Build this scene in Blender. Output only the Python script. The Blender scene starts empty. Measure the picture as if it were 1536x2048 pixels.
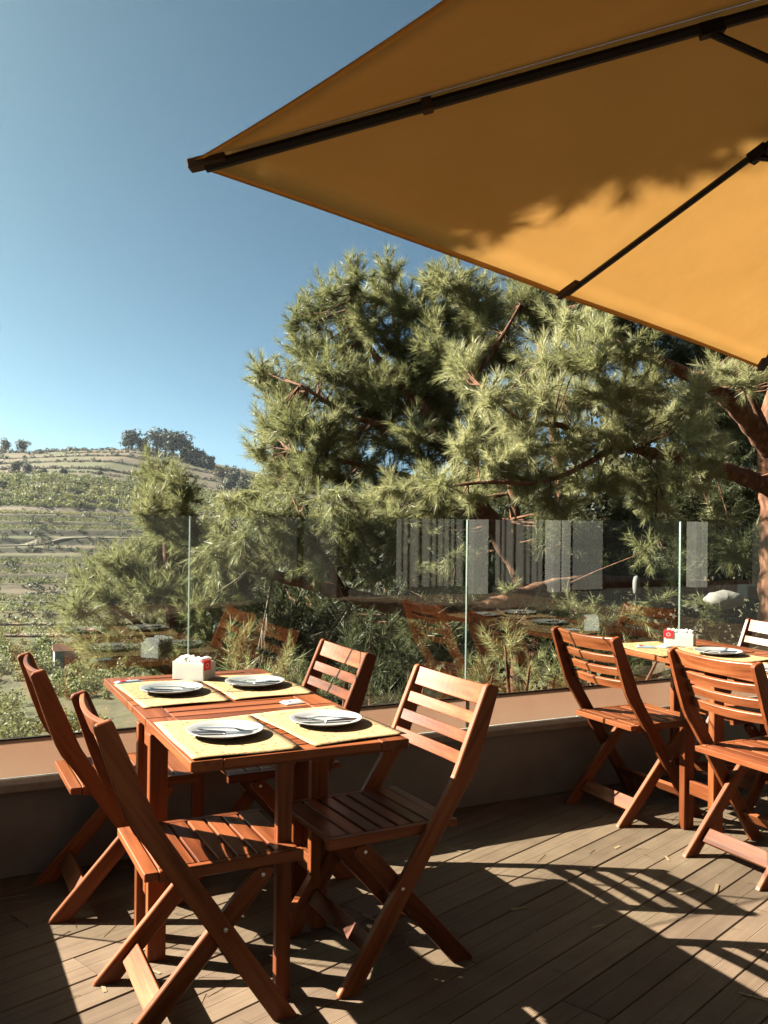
import bpy, bmesh, math, random
import numpy as np
from mathutils import Vector, Matrix
R = math.radians
rng = np.random.default_rng(7)
random.seed(7)
sc = bpy.context.scene
COL = sc.collection

# ---------------------------------------------------------------- camera, sky, sun, exposure
F_PX, PITCH, ROLL, EYE = 1843.2, 0.00466, 0.01163, 1.3416      # focal length in pixels of the 1536 x 2048 frame
cam_d = bpy.data.cameras.new('camera'); cam = bpy.data.objects.new('camera', cam_d); COL.objects.link(cam)
cam_d.sensor_fit = 'VERTICAL'; cam_d.sensor_height = 24.0; cam_d.lens = 24.0 * F_PX / 2048.0
cam_d.clip_start = 0.05; cam_d.clip_end = 3000
cp, sp, cr_, sr_ = math.cos(PITCH), math.sin(PITCH), math.cos(ROLL), math.sin(ROLL)
r0, f0, u0 = Vector((1, 0, 0)), Vector((0, cp, sp)), Vector((0, -sp, cp))
rv, uv = cr_ * r0 + sr_ * u0, cr_ * u0 - sr_ * r0
M = Matrix.Identity(4)
for i in range(3):
    M[i][0], M[i][1], M[i][2] = rv[i], uv[i], -f0[i]
M.translation = (0, 0, EYE)
cam.matrix_world = M
sc.camera = cam

SUN_AZ, SUN_EL = -0.2108, 0.5488                 # light travels along (cos az, sin az) on the ground
SUN_DIR = Vector((-math.cos(SUN_AZ) * math.cos(SUN_EL), -math.sin(SUN_AZ) * math.cos(SUN_EL), math.sin(SUN_EL)))
world = bpy.data.worlds.new('World'); sc.world = world; world.use_nodes = True
wt = world.node_tree; wt.nodes.clear()
sky = wt.nodes.new('ShaderNodeTexSky'); sky.sky_type = 'NISHITA'; sky.sun_disc = False
sky.sun_elevation = SUN_EL; sky.sun_rotation = math.atan2(SUN_DIR.x, SUN_DIR.y)
sky.altitude = 300; sky.air_density = 0.16; sky.dust_density = 2.1; sky.ozone_density = 0.9
bg = wt.nodes.new('ShaderNodeBackground'); bg.inputs[1].default_value = 0.05
wo = wt.nodes.new('ShaderNodeOutputWorld')
wb = wt.nodes.new('ShaderNodeMix'); wb.data_type = 'RGBA'; wb.blend_type = 'MULTIPLY'; wb.inputs[0].default_value = 1.0
wb.inputs[7].default_value = (0.51, 0.775, 0.69, 1)            # the photograph's white balance
wt.links.new(sky.outputs[0], wb.inputs[6]); wt.links.new(wb.outputs[2], bg.inputs[0]); wt.links.new(bg.outputs[0], wo.inputs[0])
sun_d = bpy.data.lights.new('sun', 'SUN'); sun_d.energy = 5.0; sun_d.angle = R(0.45); sun_d.color = (1.0, 0.92, 0.78)
sun = bpy.data.objects.new('sun', sun_d); COL.objects.link(sun)
sun.rotation_mode = 'QUATERNION'; sun.rotation_quaternion = SUN_DIR.to_track_quat('Z', 'Y')
sun.location = (-20, 4, 14)
sc.view_settings.view_transform = 'Standard'; sc.view_settings.look = 'None'
sc.view_settings.exposure = 3.05; sc.view_settings.gamma = 1.0; sc.view_settings.use_curve_mapping = False
sc.render.engine = 'CYCLES'
sc.cycles.use_denoising = True
sc.cycles.max_bounces = 10; sc.cycles.transparent_max_bounces = 24; sc.cycles.diffuse_bounces = 1
sc.cycles.sample_clamp_indirect = 6.0
sc.cycles.caustics_reflective = False; sc.cycles.caustics_refractive = False

# ---------------------------------------------------------------- pixel <-> place
def at(px, py, depth):
    """the place a photograph pixel shows at that distance along the ground"""
    X, Y = px - 768.0, py - 1024.0
    X, Y = X * cr_ + Y * sr_, -X * sr_ + Y * cr_
    dy = F_PX * cp + Y * sp; dz = F_PX * sp - Y * cp
    t = depth / dy
    return Vector((X * t, depth, EYE + dz * t))

# ---------------------------------------------------------------- materials
MATS = {}
def _n(nt, kind, **kw):
    n = nt.nodes.new(kind)
    for k, v in kw.items():
        if k.startswith('in_'):
            key = k[3:]
            key = int(key) if key.isdigit() else key.replace('_', ' ')
            n.inputs[key].default_value = v
        else:
            setattr(n, k, v)
    return n
def new_mat(name):
    m = bpy.data.materials.new(name); m.use_nodes = True
    nt = m.node_tree; b = nt.nodes['Principled BSDF']
    MATS[name] = m
    return m, nt, b
def ramp(nt, fac, stops):
    r = nt.nodes.new('ShaderNodeValToRGB')
    el = r.color_ramp.elements
    while len(el) < len(stops): el.new(0.5)
    for e, (p, c) in zip(el, stops):
        e.position = p; e.color = (*c, 1)
    nt.links.new(fac, r.inputs[0])
    return r.outputs[0]
def noise(nt, vec, scale, detail=4, rough=0.55, w=None):
    n = _n(nt, 'ShaderNodeTexNoise', in_Scale=scale, in_Detail=detail, in_Roughness=rough)
    if vec is not None: nt.links.new(vec, n.inputs['Vector'])
    return n.outputs[0]
def coords(nt, out='Object', scale=(1, 1, 1), rand=0.0):
    tc = nt.nodes.new('ShaderNodeTexCoord')
    mp = _n(nt, 'ShaderNodeMapping'); mp.inputs['Scale'].default_value = scale
    nt.links.new(tc.outputs[out], mp.inputs['Vector'])
    if rand:
        oi = nt.nodes.new('ShaderNodeObjectInfo')
        mul = _n(nt, 'ShaderNodeVectorMath', operation='SCALE'); mul.inputs['Scale'].default_value = rand
        cmb = nt.nodes.new('ShaderNodeCombineXYZ')
        for i in range(3): nt.links.new(oi.outputs['Random'], cmb.inputs[i])
        nt.links.new(cmb.outputs[0], mul.inputs[0]); nt.links.new(mul.outputs[0], mp.inputs['Location'])
    return mp.outputs[0]
def bump(nt, b, h, strength, dist):
    bp = _n(nt, 'ShaderNodeBump', in_Strength=strength, in_Distance=dist)
    nt.links.new(h, bp.inputs['Height']); nt.links.new(bp.outputs[0], b.inputs['Normal'])
def mix(nt, f, a, c, kind='MIX'):
    m = _n(nt, 'ShaderNodeMix', data_type='RGBA', blend_type=kind)
    for sock, v in ((m.inputs[0], f), (m.inputs[6], a), (m.inputs[7], c)):
        if isinstance(v, (int, float)): sock.default_value = v
        elif isinstance(v, tuple): sock.default_value = (*v, 1)
        else: nt.links.new(v, sock)
    return m.outputs[2]
def simple(name, col, rough=0.6, metal=0.0, var=0.12, scale=8, bmp=0.0, spec=0.5, out='Object', rand=0.0):
    m, nt, b = new_mat(name)
    v = coords(nt, out, rand=rand)
    f = noise(nt, v, scale)
    lo = tuple(c * (1 - var) for c in col); hi = tuple(min(1, c * (1 + var)) for c in col)
    nt.links.new(ramp(nt, f, [(0.3, lo), (0.7, hi)]), b.inputs['Base Color'])
    if metal > .5: m['metal'] = True
    b.inputs['Roughness'].default_value = rough; b.inputs['Metallic'].default_value = metal
    b.inputs['Specular IOR Level'].default_value = spec
    if bmp: bump(nt, b, noise(nt, v, scale * 6), bmp, 0.01)
    return m

def wood_mat(name, c_lo, c_mid, c_hi, rough):
    m, nt, b = new_mat(name)
    v = coords(nt, 'Object', (3.0, 46, 46), rand=37.0)
    f1 = noise(nt, v, 1.0, 5, 0.6)
    v2 = coords(nt, 'Object', (1.2, 9, 9), rand=11.0)
    f2 = noise(nt, v2, 1.0, 3, 0.5)
    base = ramp(nt, f1, [(0.25, c_lo), (0.52, c_mid), (0.8, c_hi)])
    shade = ramp(nt, f2, [(0.25, (0.62, 0.60, 0.60)), (0.75, (1.18, 1.14, 1.1))])
    col = mix(nt, 1.0, base, shade, 'MULTIPLY')
    oi = nt.nodes.new('ShaderNodeObjectInfo')
    tint = ramp(nt, oi.outputs['Random'], [(0.0, (0.66, 0.60, 0.58)), (0.5, (1, 1, 1)), (1.0, (1.18, 1.2, 1.18))])
    col = mix(nt, 1.0, col, tint, 'MULTIPLY')
    nt.links.new(col, b.inputs['Base Color'])
    rr = ramp(nt, f2, [(0.2, (rough - .08,) * 3), (0.8, (rough + .12,) * 3)])
    nt.links.new(rr, b.inputs['Roughness'])
    bump(nt, b, f1, 0.25, 0.002); b.inputs['Specular IOR Level'].default_value = 0.36
    return m
WOOD = wood_mat('stained_acacia', (0.20, 0.052, 0.018), (0.47, 0.138, 0.048), (0.63, 0.24, 0.095), 0.36)

# composite deck boards: fine reeding along the board, worn patches
m, nt, b = new_mat('composite_decking'); DECK = m
v = coords(nt, 'Object', (1, 1, 1), rand=23.0)
f = noise(nt, v, 5, 5, 0.6)
oi = nt.nodes.new('ShaderNodeObjectInfo')
base = ramp(nt, f, [(0.25, (0.27, 0.190, 0.130)), (0.75, (0.415, 0.305, 0.212))])
tint = ramp(nt, oi.outputs['Random'], [(0, (0.80, 0.78, 0.78)), (1, (1.14, 1.12, 1.08))])
base = mix(nt, 1.0, base, tint, 'MULTIPLY')
sep = nt.nodes.new('ShaderNodeSeparateXYZ'); tc = nt.nodes.new('ShaderNodeTexCoord')
nt.links.new(tc.outputs['Object'], sep.inputs[0])
st = noise(nt, coords(nt, 'Object', (2.0, 60, 1), rand=9.0), 1.0, 3)
base = mix(nt, 1.0, base, ramp(nt, st, [(0.3, (0.84, 0.83, 0.82)), (0.7, (1.1, 1.1, 1.1))]), 'MULTIPLY')
dirt = noise(nt, coords(nt, 'Generated', (1, 1, 1), rand=50.0), 9.0, 6, 0.7)
spots = ramp(nt, dirt, [(0.0, (1, 1, 1)), (0.70, (1, 1, 1)), (0.78, (1.25, 1.22, 1.2))])
base = mix(nt, 1.0, base, spots, 'MULTIPLY')
nt.links.new(base, b.inputs['Base Color'])
mul = _n(nt, 'ShaderNodeMath', operation='MULTIPLY'); mul.inputs[1].default_value = 2 * math.pi / 0.0062
nt.links.new(sep.outputs[1], mul.inputs[0])
sn = _n(nt, 'ShaderNodeMath', operation='SINE'); nt.links.new(mul.outputs[0], sn.inputs[0])
bump(nt, b, sn.outputs[0], 0.35, 0.0012)
b.inputs['Roughness'].default_value = 0.62; b.inputs['Specular IOR Level'].default_value = 0.35

RENDER = simple('grey_render', (0.40, 0.375, 0.345), 0.9, var=0.14, scale=5, bmp=0.3)
m, nt, b = new_mat('stone_coping'); COPING = m
v = coords(nt, 'Object', rand=13.0)
f = noise(nt, v, 14, 8, 0.7); f2 = noise(nt, v, 3, 3)
nt.links.new(mix(nt, 1.0, ramp(nt, f, [(0.3, (0.42, 0.37, 0.30)), (0.7, (0.62, 0.57, 0.49))]), ramp(nt, f2, [(0.3, (0.8, 0.8, 0.8)), (0.7, (1.1, 1.08, 1.05))]), 'MULTIPLY'), b.inputs['Base Color'])
b.inputs['Roughness'].default_value = 0.8; bump(nt, b, f, 0.3, 0.004)

# glass: clear pane that reflects by angle, thin green edges
m, nt, b = new_mat('clear_glass'); GLASS = m
nt.nodes.remove(b)
tr = _n(nt, 'ShaderNodeBsdfTransparent'); tr.inputs[0].default_value = (0.955, 0.975, 0.96, 1)
gl = _n(nt, 'ShaderNodeBsdfGlossy'); gl.inputs['Roughness'].default_value = 0.0; gl.inputs[0].default_value = (0.95, 1.0, 0.97, 1)
fr = _n(nt, 'ShaderNodeFresnel', in_IOR=1.85)
ms = nt.nodes.new('ShaderNodeMixShader')
gg = nt.nodes.new('ShaderNodeNewGeometry'); iv = _n(nt, 'ShaderNodeMath', operation='SUBTRACT'); iv.inputs[0].default_value = 1.0
fm = _n(nt, 'ShaderNodeMath', operation='MULTIPLY')
nt.links.new(gg.outputs['Backfacing'], iv.inputs[1]); nt.links.new(iv.outputs[0], fm.inputs[0]); nt.links.new(fr.outputs[0], fm.inputs[1])
nt.links.new(fm.outputs[0], ms.inputs[0]); nt.links.new(tr.outputs[0], ms.inputs[1]); nt.links.new(gl.outputs[0], ms.inputs[2])
nt.links.new(ms.outputs[0], nt.nodes['Material Output'].inputs[0])
m, nt, b = new_mat('glass_edge'); GEDGE = m
b.inputs['Base Color'].default_value = (0.20, 0.29, 0.25, 1); b.inputs['Roughness'].default_value = 0.15
b.inputs['Transmission Weight'].default_value = 0.25
m, nt, b = new_mat('translucent_film'); FILM = m
nt.nodes.remove(b)
v = coords(nt, 'Object'); f = noise(nt, v, 1.3, 3)
colr = ramp(nt, f, [(0.35, (0.62, 0.42, 0.32)), (0.68, (0.70, 0.54, 0.44))])
d1 = nt.nodes.new('ShaderNodeBsdfDiffuse'); t1 = nt.nodes.new('ShaderNodeBsdfTranslucent'); t2 = nt.nodes.new('ShaderNodeBsdfTransparent')
t2.inputs[0].default_value = (0.92, 0.78, 0.7, 1)
nt.links.new(colr, d1.inputs[0]); nt.links.new(colr, t1.inputs[0])
a1 = _n(nt, 'ShaderNodeMixShader', in_0=0.62); a2 = _n(nt, 'ShaderNodeMixShader', in_0=0.12)
nt.links.new(d1.outputs[0], a1.inputs[1]); nt.links.new(t1.outputs[0], a1.inputs[2])
nt.links.new(a1.outputs[0], a2.inputs[1]); nt.links.new(t2.outputs[0], a2.inputs[2])
nt.links.new(a2.outputs[0], nt.nodes['Material Output'].inputs[0])

STEEL = simple('brushed_steel', (0.55, 0.55, 0.56), 0.28, 1.0, 0.08, 40)
CUTLERY = simple('polished_cutlery', (0.52, 0.53, 0.56), 0.2, 1.0, 0.05, 40)
PORCELAIN = simple('white_porcelain', (0.80, 0.79, 0.77), 0.12, 0, 0.02, 6)
NAPKIN = simple('white_paper', (0.82, 0.81, 0.79), 0.9, 0, 0.04, 20)
HOLDER = simple('white_plastic', (0.80, 0.79, 0.76), 0.4, 0, 0.03, 6)
REDPL = simple('red_plastic', (0.66, 0.022, 0.03), 0.4, 0, 0.06, 6)
BLUEP = simple('pale_blue_paper', (0.45, 0.55, 0.66), 0.6, 0, 0.08, 30)
BLACKM = simple('dark_bronze_metal', (0.028, 0.022, 0.020), 0.45, 0.4, 0.1, 30)
POCKET = simple('brown_webbing', (0.13, 0.075, 0.035), 0.8, 0, 0.1, 60)

for mm, tr_ in ((NAPKIN, 0.45), (HOLDER, 0.5)):
    nt = mm.node_tree; b = nt.nodes['Principled BSDF']; t1 = nt.nodes.new('ShaderNodeBsdfTranslucent'); t1.inputs[0].default_value = (0.95, 0.93, 0.88, 1)
    mx = _n(nt, 'ShaderNodeMixShader', in_0=tr_); nt.links.new(b.outputs[0], mx.inputs[1]); nt.links.new(t1.outputs[0], mx.inputs[2]); nt.links.new(mx.outputs[0], nt.nodes['Material Output'].inputs[0])

# yellow placemat with a faint printed motif
m, nt, b = new_mat('printed_placemat'); MAT = m
v = coords(nt, 'Object', rand=5.0)
vo = _n(nt, 'ShaderNodeTexVoronoi', in_Scale=60.0); nt.links.new(v, vo.inputs['Vector'])
f2 = noise(nt, v, 30, 4, 0.7)
ink = ramp(nt, vo.outputs['Distance'], [(0.0, (0.30, 0.33, 0.34)), (0.24, (0.36, 0.38, 0.36)), (0.36, (1, 1, 1)), (1, (1, 1, 1))])
gate = ramp(nt, f2, [(0.40, (0, 0, 0)), (0.50, (1, 1, 1))])
yel = ramp(nt, noise(nt, v, 6, 3), [(0.3, (0.84, 0.51, 0.23)), (0.7, (0.92, 0.59, 0.29))])
nt.links.new(mix(nt, gate, yel, mix(nt, 1.0, yel, ink, 'MULTIPLY')), b.inputs['Base Color'])
b.inputs['Roughness'].default_value = 0.75; bump(nt, b, f2, 0.15, 0.002)

# parasol cloth, light comes through it
m, nt, b = new_mat('parasol_cloth'); CLOTH = m
nt.nodes.remove(b)
v = coords(nt, 'Object'); f = noise(nt, v, 3.5, 5); fw = noise(nt, coords(nt, 'Object', (2.2, 2.2, 2.2)), 1.0, 4, 0.45)
cc = ramp(nt, f, [(0.3, (0.425, 0.224, 0.060)), (0.7, (0.46, 0.245, 0.070))])
d1 = nt.nodes.new('ShaderNodeBsdfDiffuse'); t1 = nt.nodes.new('ShaderNodeBsdfTranslucent')
nt.links.new(cc, d1.inputs[0]); nt.links.new(cc, t1.inputs[0])
a1 = _n(nt, 'ShaderNodeMixShader', in_0=0.158)
bp = _n(nt, 'ShaderNodeBump', in_Strength=0.5, in_Distance=0.05); nt.links.new(fw, bp.inputs['Height'])
nt.links.new(bp.outputs[0], d1.inputs['Normal']); nt.links.new(bp.outputs[0], t1.inputs['Normal'])
nt.links.new(d1.outputs[0], a1.inputs[1]); nt.links.new(t1.outputs[0], a1.inputs[2])
nt.links.new(a1.outputs[0], nt.nodes['Material Output'].inputs[0])

def leaf_mat(name, c0, c1, trans=0.3, rough=0.55, scale=0.7):
    m, nt, b = new_mat(name)
    g = nt.nodes.new('ShaderNodeNewGeometry')
    f = noise(nt, coords(nt, 'Object'), scale, 3)
    add = _n(nt, 'ShaderNodeMath', operation='ADD'); nt.links.new(f, add.inputs[0])
    ml = _n(nt, 'ShaderNodeMath', operation='MULTIPLY_ADD'); ml.inputs[1].default_value = 0.45; ml.inputs[2].default_value = -0.22
    nt.links.new(g.outputs['Random Per Island'], ml.inputs[0]); nt.links.new(ml.outputs[0], add.inputs[1])
    c = ramp(nt, add.outputs[0], [(0.25, c0), (0.75, c1)])
    nt.links.new(c, b.inputs['Base Color']); b.inputs['Roughness'].default_value = rough
    t = nt.nodes.new('ShaderNodeBsdfTranslucent'); nt.links.new(c, t.inputs[0])
    mx = _n(nt, 'ShaderNodeMixShader', in_0=trans)
    nt.links.new(b.outputs[0], mx.inputs[1]); nt.links.new(t.outputs[0], mx.inputs[2])
    nt.links.new(mx.outputs[0], nt.nodes['Material Output'].inputs[0])
    return m
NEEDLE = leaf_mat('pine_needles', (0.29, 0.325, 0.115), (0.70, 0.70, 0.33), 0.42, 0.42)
NEEDLE_PALE = leaf_mat('sunlit_pine_needles', (0.50, 0.52, 0.20), (1.0, 0.98, 0.52), 0.45, 0.42)  # paler copy for the near crown; its sunlight is put into the colour
NEEDLE_DARK = leaf_mat('shaded_pine_needles', (0.10, 0.12, 0.05), (0.27, 0.29, 0.13), 0.3, 0.5)  # dark copy of the needles, shade painted into the colour
SCRUB = leaf_mat('scrub_leaves', (0.15, 0.20, 0.06), (0.48, 0.48, 0.16), 0.35, 0.6, 0.12)
VINE = leaf_mat('vine_leaves', (0.20, 0.24, 0.06), (0.50, 0.49, 0.15), 0.35, 0.6, 0.1)
FAR = leaf_mat('far_tree_leaves', (0.05, 0.075, 0.038), (0.13, 0.14, 0.07), 0.2, 0.6, 0.25)
PALE = leaf_mat('pale_tree_leaves', (0.16, 0.15, 0.075), (0.28, 0.24, 0.13), 0.3, 0.6, 0.25)

m, nt, b = new_mat('pine_bark'); BARK = m
v = coords(nt, 'Object', (1, 1, 0.45))
vo = _n(nt, 'ShaderNodeTexVoronoi', in_Scale=16.0); nt.links.new(v, vo.inputs['Vector'])
f = noise(nt, v, 9, 6, 0.7)
c = ramp(nt, f, [(0.3, (0.24, 0.095, 0.045)), (0.55, (0.46, 0.22, 0.115)), (0.8, (0.60, 0.42, 0.29))])
c = mix(nt, 1.0, c, ramp(nt, vo.outputs['Distance'], [(0.0, (1.1, 1.1, 1.1)), (0.6, (0.5, 0.45, 0.42))]), 'MULTIPLY')
nt.links.new(c, b.inputs['Base Color']); b.inputs['Roughness'].default_value = 0.9
bump(nt, b, f, 0.8, 0.03)
TWIG = simple('dead_twigs', (0.34, 0.28, 0.21), 0.9, 0, 0.25, 12)

# ground of the slope and the terraced hill
m, nt, b = new_mat('hill_soil'); SOIL = m
v = coords(nt, 'Object')
f1 = noise(nt, v, 0.045, 5, 0.6); f2 = noise(nt, v, 0.6, 6, 0.65); f3 = noise(nt, coords(nt, 'Object', (0.03, 0.16, 0.3)), 1.0, 4)
c = ramp(nt, f1, [(0.30, (0.105, 0.140, 0.045)), (0.43, (0.145, 0.148, 0.060)), (0.58, (0.215, 0.150, 0.098)), (0.70, (0.115, 0.145, 0.050))])
c = mix(nt, 1.0, c, ramp(nt, f2, [(0.3, (0.72, 0.74, 0.66)), (0.7, (1.2, 1.18, 1.1))]), 'MULTIPLY')
c = mix(nt, 1.0, c, ramp(nt, f3, [(0.3, (0.8, 0.8, 0.82)), (0.7, (1.15, 1.12, 1.05))]), 'MULTIPLY')
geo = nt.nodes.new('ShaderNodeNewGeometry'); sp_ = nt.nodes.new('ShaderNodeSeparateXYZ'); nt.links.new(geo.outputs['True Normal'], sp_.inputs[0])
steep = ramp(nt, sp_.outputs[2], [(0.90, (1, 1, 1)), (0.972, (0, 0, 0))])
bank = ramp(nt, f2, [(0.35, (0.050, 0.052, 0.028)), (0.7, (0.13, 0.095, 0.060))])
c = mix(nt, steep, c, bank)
nt.links.new(c, b.inputs['Base Color']); b.inputs['Roughness'].default_value = 0.95
bump(nt, b, f2, 0.6, 0.4)
m, nt, b = new_mat('needle_litter'); LITTER = m
v = coords(nt, 'Object'); f = noise(nt, v, 3.0, 8, 0.7); f2 = noise(nt, v, 0.5, 3)
c = ramp(nt, f, [(0.3, (0.075, 0.050, 0.028)), (0.6, (0.16, 0.10, 0.055)), (0.8, (0.22, 0.17, 0.09))])
c = mix(nt, 1.0, c, ramp(nt, f2, [(0.35, (0.7, 0.85, 0.6)), (0.65, (1.1, 1.0, 0.95))]), 'MULTIPLY')
nt.links.new(c, b.inputs['Base Color']); b.inputs['Roughness'].default_value = 0.95; bump(nt, b, f, 0.8, 0.08)
TRACK = simple('dirt_track', (0.36, 0.30, 0.22), 0.95, 0, 0.15, 0.6)
WHITEW = simple('white_wash', (0.72, 0.70, 0.66), 0.85, 0, 0.08, 3)
GREYW = simple('grey_cladding', (0.36, 0.36, 0.35), 0.8, 0, 0.06, 3)
DARKG = simple('dark_window_glass', (0.02, 0.022, 0.024), 0.08, 0, 0.05, 3)
CURTAIN = simple('linen_curtain', (0.27, 0.26, 0.24), 0.9, 0, 0.08, 4)
ROOFT = simple('roof_tile', (0.34, 0.16, 0.09), 0.85, 0, 0.2, 3)
ROCK = simple('pale_rock', (0.42, 0.40, 0.37), 0.85, 0, 0.15, 3, 0.5)

# ---------------------------------------------------------------- mesh helpers
def link(o, parent=None):
    COL.objects.link(o)
    if parent is not None: o.parent = parent
    return o
def empty(name, loc=(0, 0, 0), rz=0.0):
    o = bpy.data.objects.new(name, None); o.location = loc; o.rotation_euler = (0, 0, rz); o.empty_display_size = 0.1
    return link(o)
def tag(o, label=None, cat=None, group=None, kind=None):
    if label: o['label'] = label
    if cat: o['category'] = cat
    if group: o['group'] = group
    if kind: o['kind'] = kind
    return o
def mesh_from(verts, faces, mat, bevel=0.0, seg=1, smooth=False, mats=None, fmat=None):
    me = bpy.data.meshes.new('m'); me.from_pydata([tuple(v) for v in verts], [], faces); me.update()
    bm = bmesh.new(); bm.from_mesh(me); bmesh.ops.recalc_face_normals(bm, faces=bm.faces)
    if bevel:
        eds = [e for e in bm.edges if len(e.link_faces) == 2 and e.calc_face_angle(0) > 0.5]
        bmesh.ops.bevel(bm, geom=eds, offset=bevel, segments=seg, profile=0.6, affect='EDGES')
    bm.to_mesh(me); bm.free()
    for mm in (mats or [mat]): me.materials.append(mm)
    if fmat:
        for i, k in enumerate(fmat): me.polygons[i].material_index = k
    if smooth:
        for p in me.polygons: p.use_smooth = True
    return me
def obj(name, me, parent=None, loc=None, mat4=None):
    o = bpy.data.objects.new(name, me); link(o, parent)
    if mat4 is not None: o.matrix_local = mat4
    elif loc is not None: o.location = loc
    return o
_cache = {}
def board_mesh(L, W, T, mat, bevel=0.002):
    """board: length along x, width along y, thickness along z"""
    key = (round(L, 4), round(W, 4), round(T, 4), mat.name, bevel)
    if key not in _cache:
        l, w, t = L / 2, W / 2, T / 2
        vs = [(x, y, z) for z in (-t, t) for y in (-w, w) for x in (-l, l)]
        fs = [(0, 2, 3, 1), (4, 5, 7, 6), (0, 1, 5, 4), (2, 6, 7, 3), (0, 4, 6, 2), (1, 3, 7, 5)]
        _cache[key] = mesh_from(vs, fs, mat, bevel)
    return _cache[key]
def frame(loc, x, y):
    """matrix with local x along x, local y nearest to y"""
    x = Vector(x).normalized(); z = x.cross(Vector(y)).normalized(); y = z.cross(x)
    m4 = Matrix.Identity(4)
    for i in range(3): m4[i][0], m4[i][1], m4[i][2] = x[i], y[i], z[i]
    m4.translation = Vector(loc)
    return m4
def board(name, parent, p0, p1, W, T, wdir, mat=None, bevel=0.002):
    p0, p1 = Vector(p0), Vector(p1)
    return obj(name, board_mesh((p1 - p0).length, W, T, mat or WOOD, bevel), parent, mat4=frame((p0 + p1) / 2, p1 - p0, wdir))
def prism(name, parent, prof, x0, x1, mat, bevel=0.002, key=None):
    """profile in the y-z plane pushed along x; the mesh is turned so its own x runs along the piece"""
    key = key or None
    if key and key in _cache: me, m4 = _cache[key]
    else:
        n = len(prof)
        c = Vector(((x0 + x1) / 2, sum(p[0] for p in prof) / n, sum(p[1] for p in prof) / n))
        far = max(((Vector(a) - Vector(b_)), ) for a in prof for b_ in prof) if False else None
        a, b_ = max(((p, q_) for p in prof for q_ in prof), key=lambda t: (t[0][0] - t[1][0]) ** 2 + (t[0][1] - t[1][1]) ** 2)
        d = Vector((0, b_[0] - a[0], b_[1] - a[1]))
        m4 = frame(c, d, (1, 0, 0)); inv = m4.inverted()
        vs = [inv @ Vector((x0, y, z)) for y, z in prof] + [inv @ Vector((x1, y, z)) for y, z in prof]
        fs = [tuple(range(n)), tuple(range(2 * n - 1, n - 1, -1))] + [(i, (i + 1) % n, n + (i + 1) % n, n + i) for i in range(n)]
        me = mesh_from(vs, fs, mat, bevel)
        if key: _cache[key] = (me, m4)
    return obj(name, me, parent, mat4=m4)
def tube_data(pts, rad, n=8, cap=True):
    pts = [Vector(p) for p in pts]
    if not hasattr(rad, '__len__'): rad = [rad] * len(pts)
    vs, fs = [], []
    ref = Vector((0, 0, 1))
    for i, p in enumerate(pts):
        d = (pts[min(i + 1, len(pts) - 1)] - pts[max(i - 1, 0)]).normalized()
        if abs(d.dot(ref)) > 0.95: ref = Vector((1, 0, 0))
        a = d.cross(ref).normalized(); b_ = d.cross(a).normalized()
        for k in range(n):
            t = 2 * math.pi * k / n
            vs.append(p + (a * math.cos(t) + b_ * math.sin(t)) * rad[i])
    for i in range(len(pts) - 1):
        for k in range(n):
            fs.append((i * n + k, i * n + (k + 1) % n, (i + 1) * n + (k + 1) % n, (i + 1) * n + k))
    if cap:
        fs.append(tuple(range(n - 1, -1, -1))); fs.append(tuple(range((len(pts) - 1) * n, len(pts) * n)))
    return vs, fs
def tube(name, parent, pts, rad, mat, n=8, smooth=True):
    vs, fs = tube_data(pts, rad, n)
    return obj(name, mesh_from(vs, fs, mat, smooth=smooth), parent)
def lathe(name, parent, prof, mat, n=40, loc=(0, 0, 0)):
    key = ('lathe', tuple(prof), mat.name, n)
    if key not in _cache:
        vs, fs = [], []
        for r, z in prof:
            for k in range(n):
                t = 2 * math.pi * k / n; vs.append((r * math.cos(t), r * math.sin(t), z))
        for i in range(len(prof) - 1):
            for k in range(n):
                fs.append((i * n + k, i * n + (k + 1) % n, (i + 1) * n + (k + 1) % n, (i + 1) * n + k))
        fs.append(tuple(range(n))); fs.append(tuple(range((len(prof) - 1) * n, len(prof) * n)))
        _cache[key] = mesh_from(vs, fs, mat, smooth=True)
    return obj(name, _cache[key], parent, loc=loc)
def smooth_path(pts, n=6):
    """Catmull-Rom through points given as vectors with a radius appended"""
    P = [np.array(p, float) for p in pts]; P = [2 * P[0] - P[1]] + P + [2 * P[-1] - P[-2]]
    out = []
    for i in range(1, len(P) - 2):
        for k in range(n):
            t = k / n
            out.append(0.5 * ((2 * P[i]) + (-P[i - 1] + P[i + 1]) * t + (2 * P[i - 1] - 5 * P[i] + 4 * P[i + 1] - P[i + 2]) * t * t + (-P[i - 1] + 3 * P[i] - 3 * P[i + 1] + P[i + 2]) * t ** 3))
    out.append(P[-2])
    return out
def soup(name, verts, nper, mat, parent=None):
    """many loose triangles (nper=3) or quads (nper=4) as one mesh; verts is (n*nper, 3)"""
    me = bpy.data.meshes.new(name); nv = len(verts); nf = nv // nper
    me.vertices.add(nv); me.vertices.foreach_set('co', np.ascontiguousarray(verts, dtype=np.float32).ravel())
    me.loops.add(nv); me.loops.foreach_set('vertex_index', np.arange(nv, dtype=np.int32))
    me.polygons.add(nf); me.polygons.foreach_set('loop_start', np.arange(0, nv, nper, dtype=np.int32))
    me.polygons.foreach_set('loop_total', np.full(nf, nper, dtype=np.int32))
    me.update(calc_edges=True); me.materials.append(mat)
    return obj(name, me, parent)
def unit(a):
    return a / np.maximum(np.linalg.norm(a, axis=-1, keepdims=True), 1e-9)

# ---------------------------------------------------------------- the terrace
WYAW = 0.46842
WD = Vector((math.cos(WYAW), math.sin(WYAW), 0)); WN = Vector((-math.sin(WYAW), math.cos(WYAW), 0))
def wp(s, n, z=0.0): return WD * s + WN * n + Vector((0, 0, z))

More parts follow.
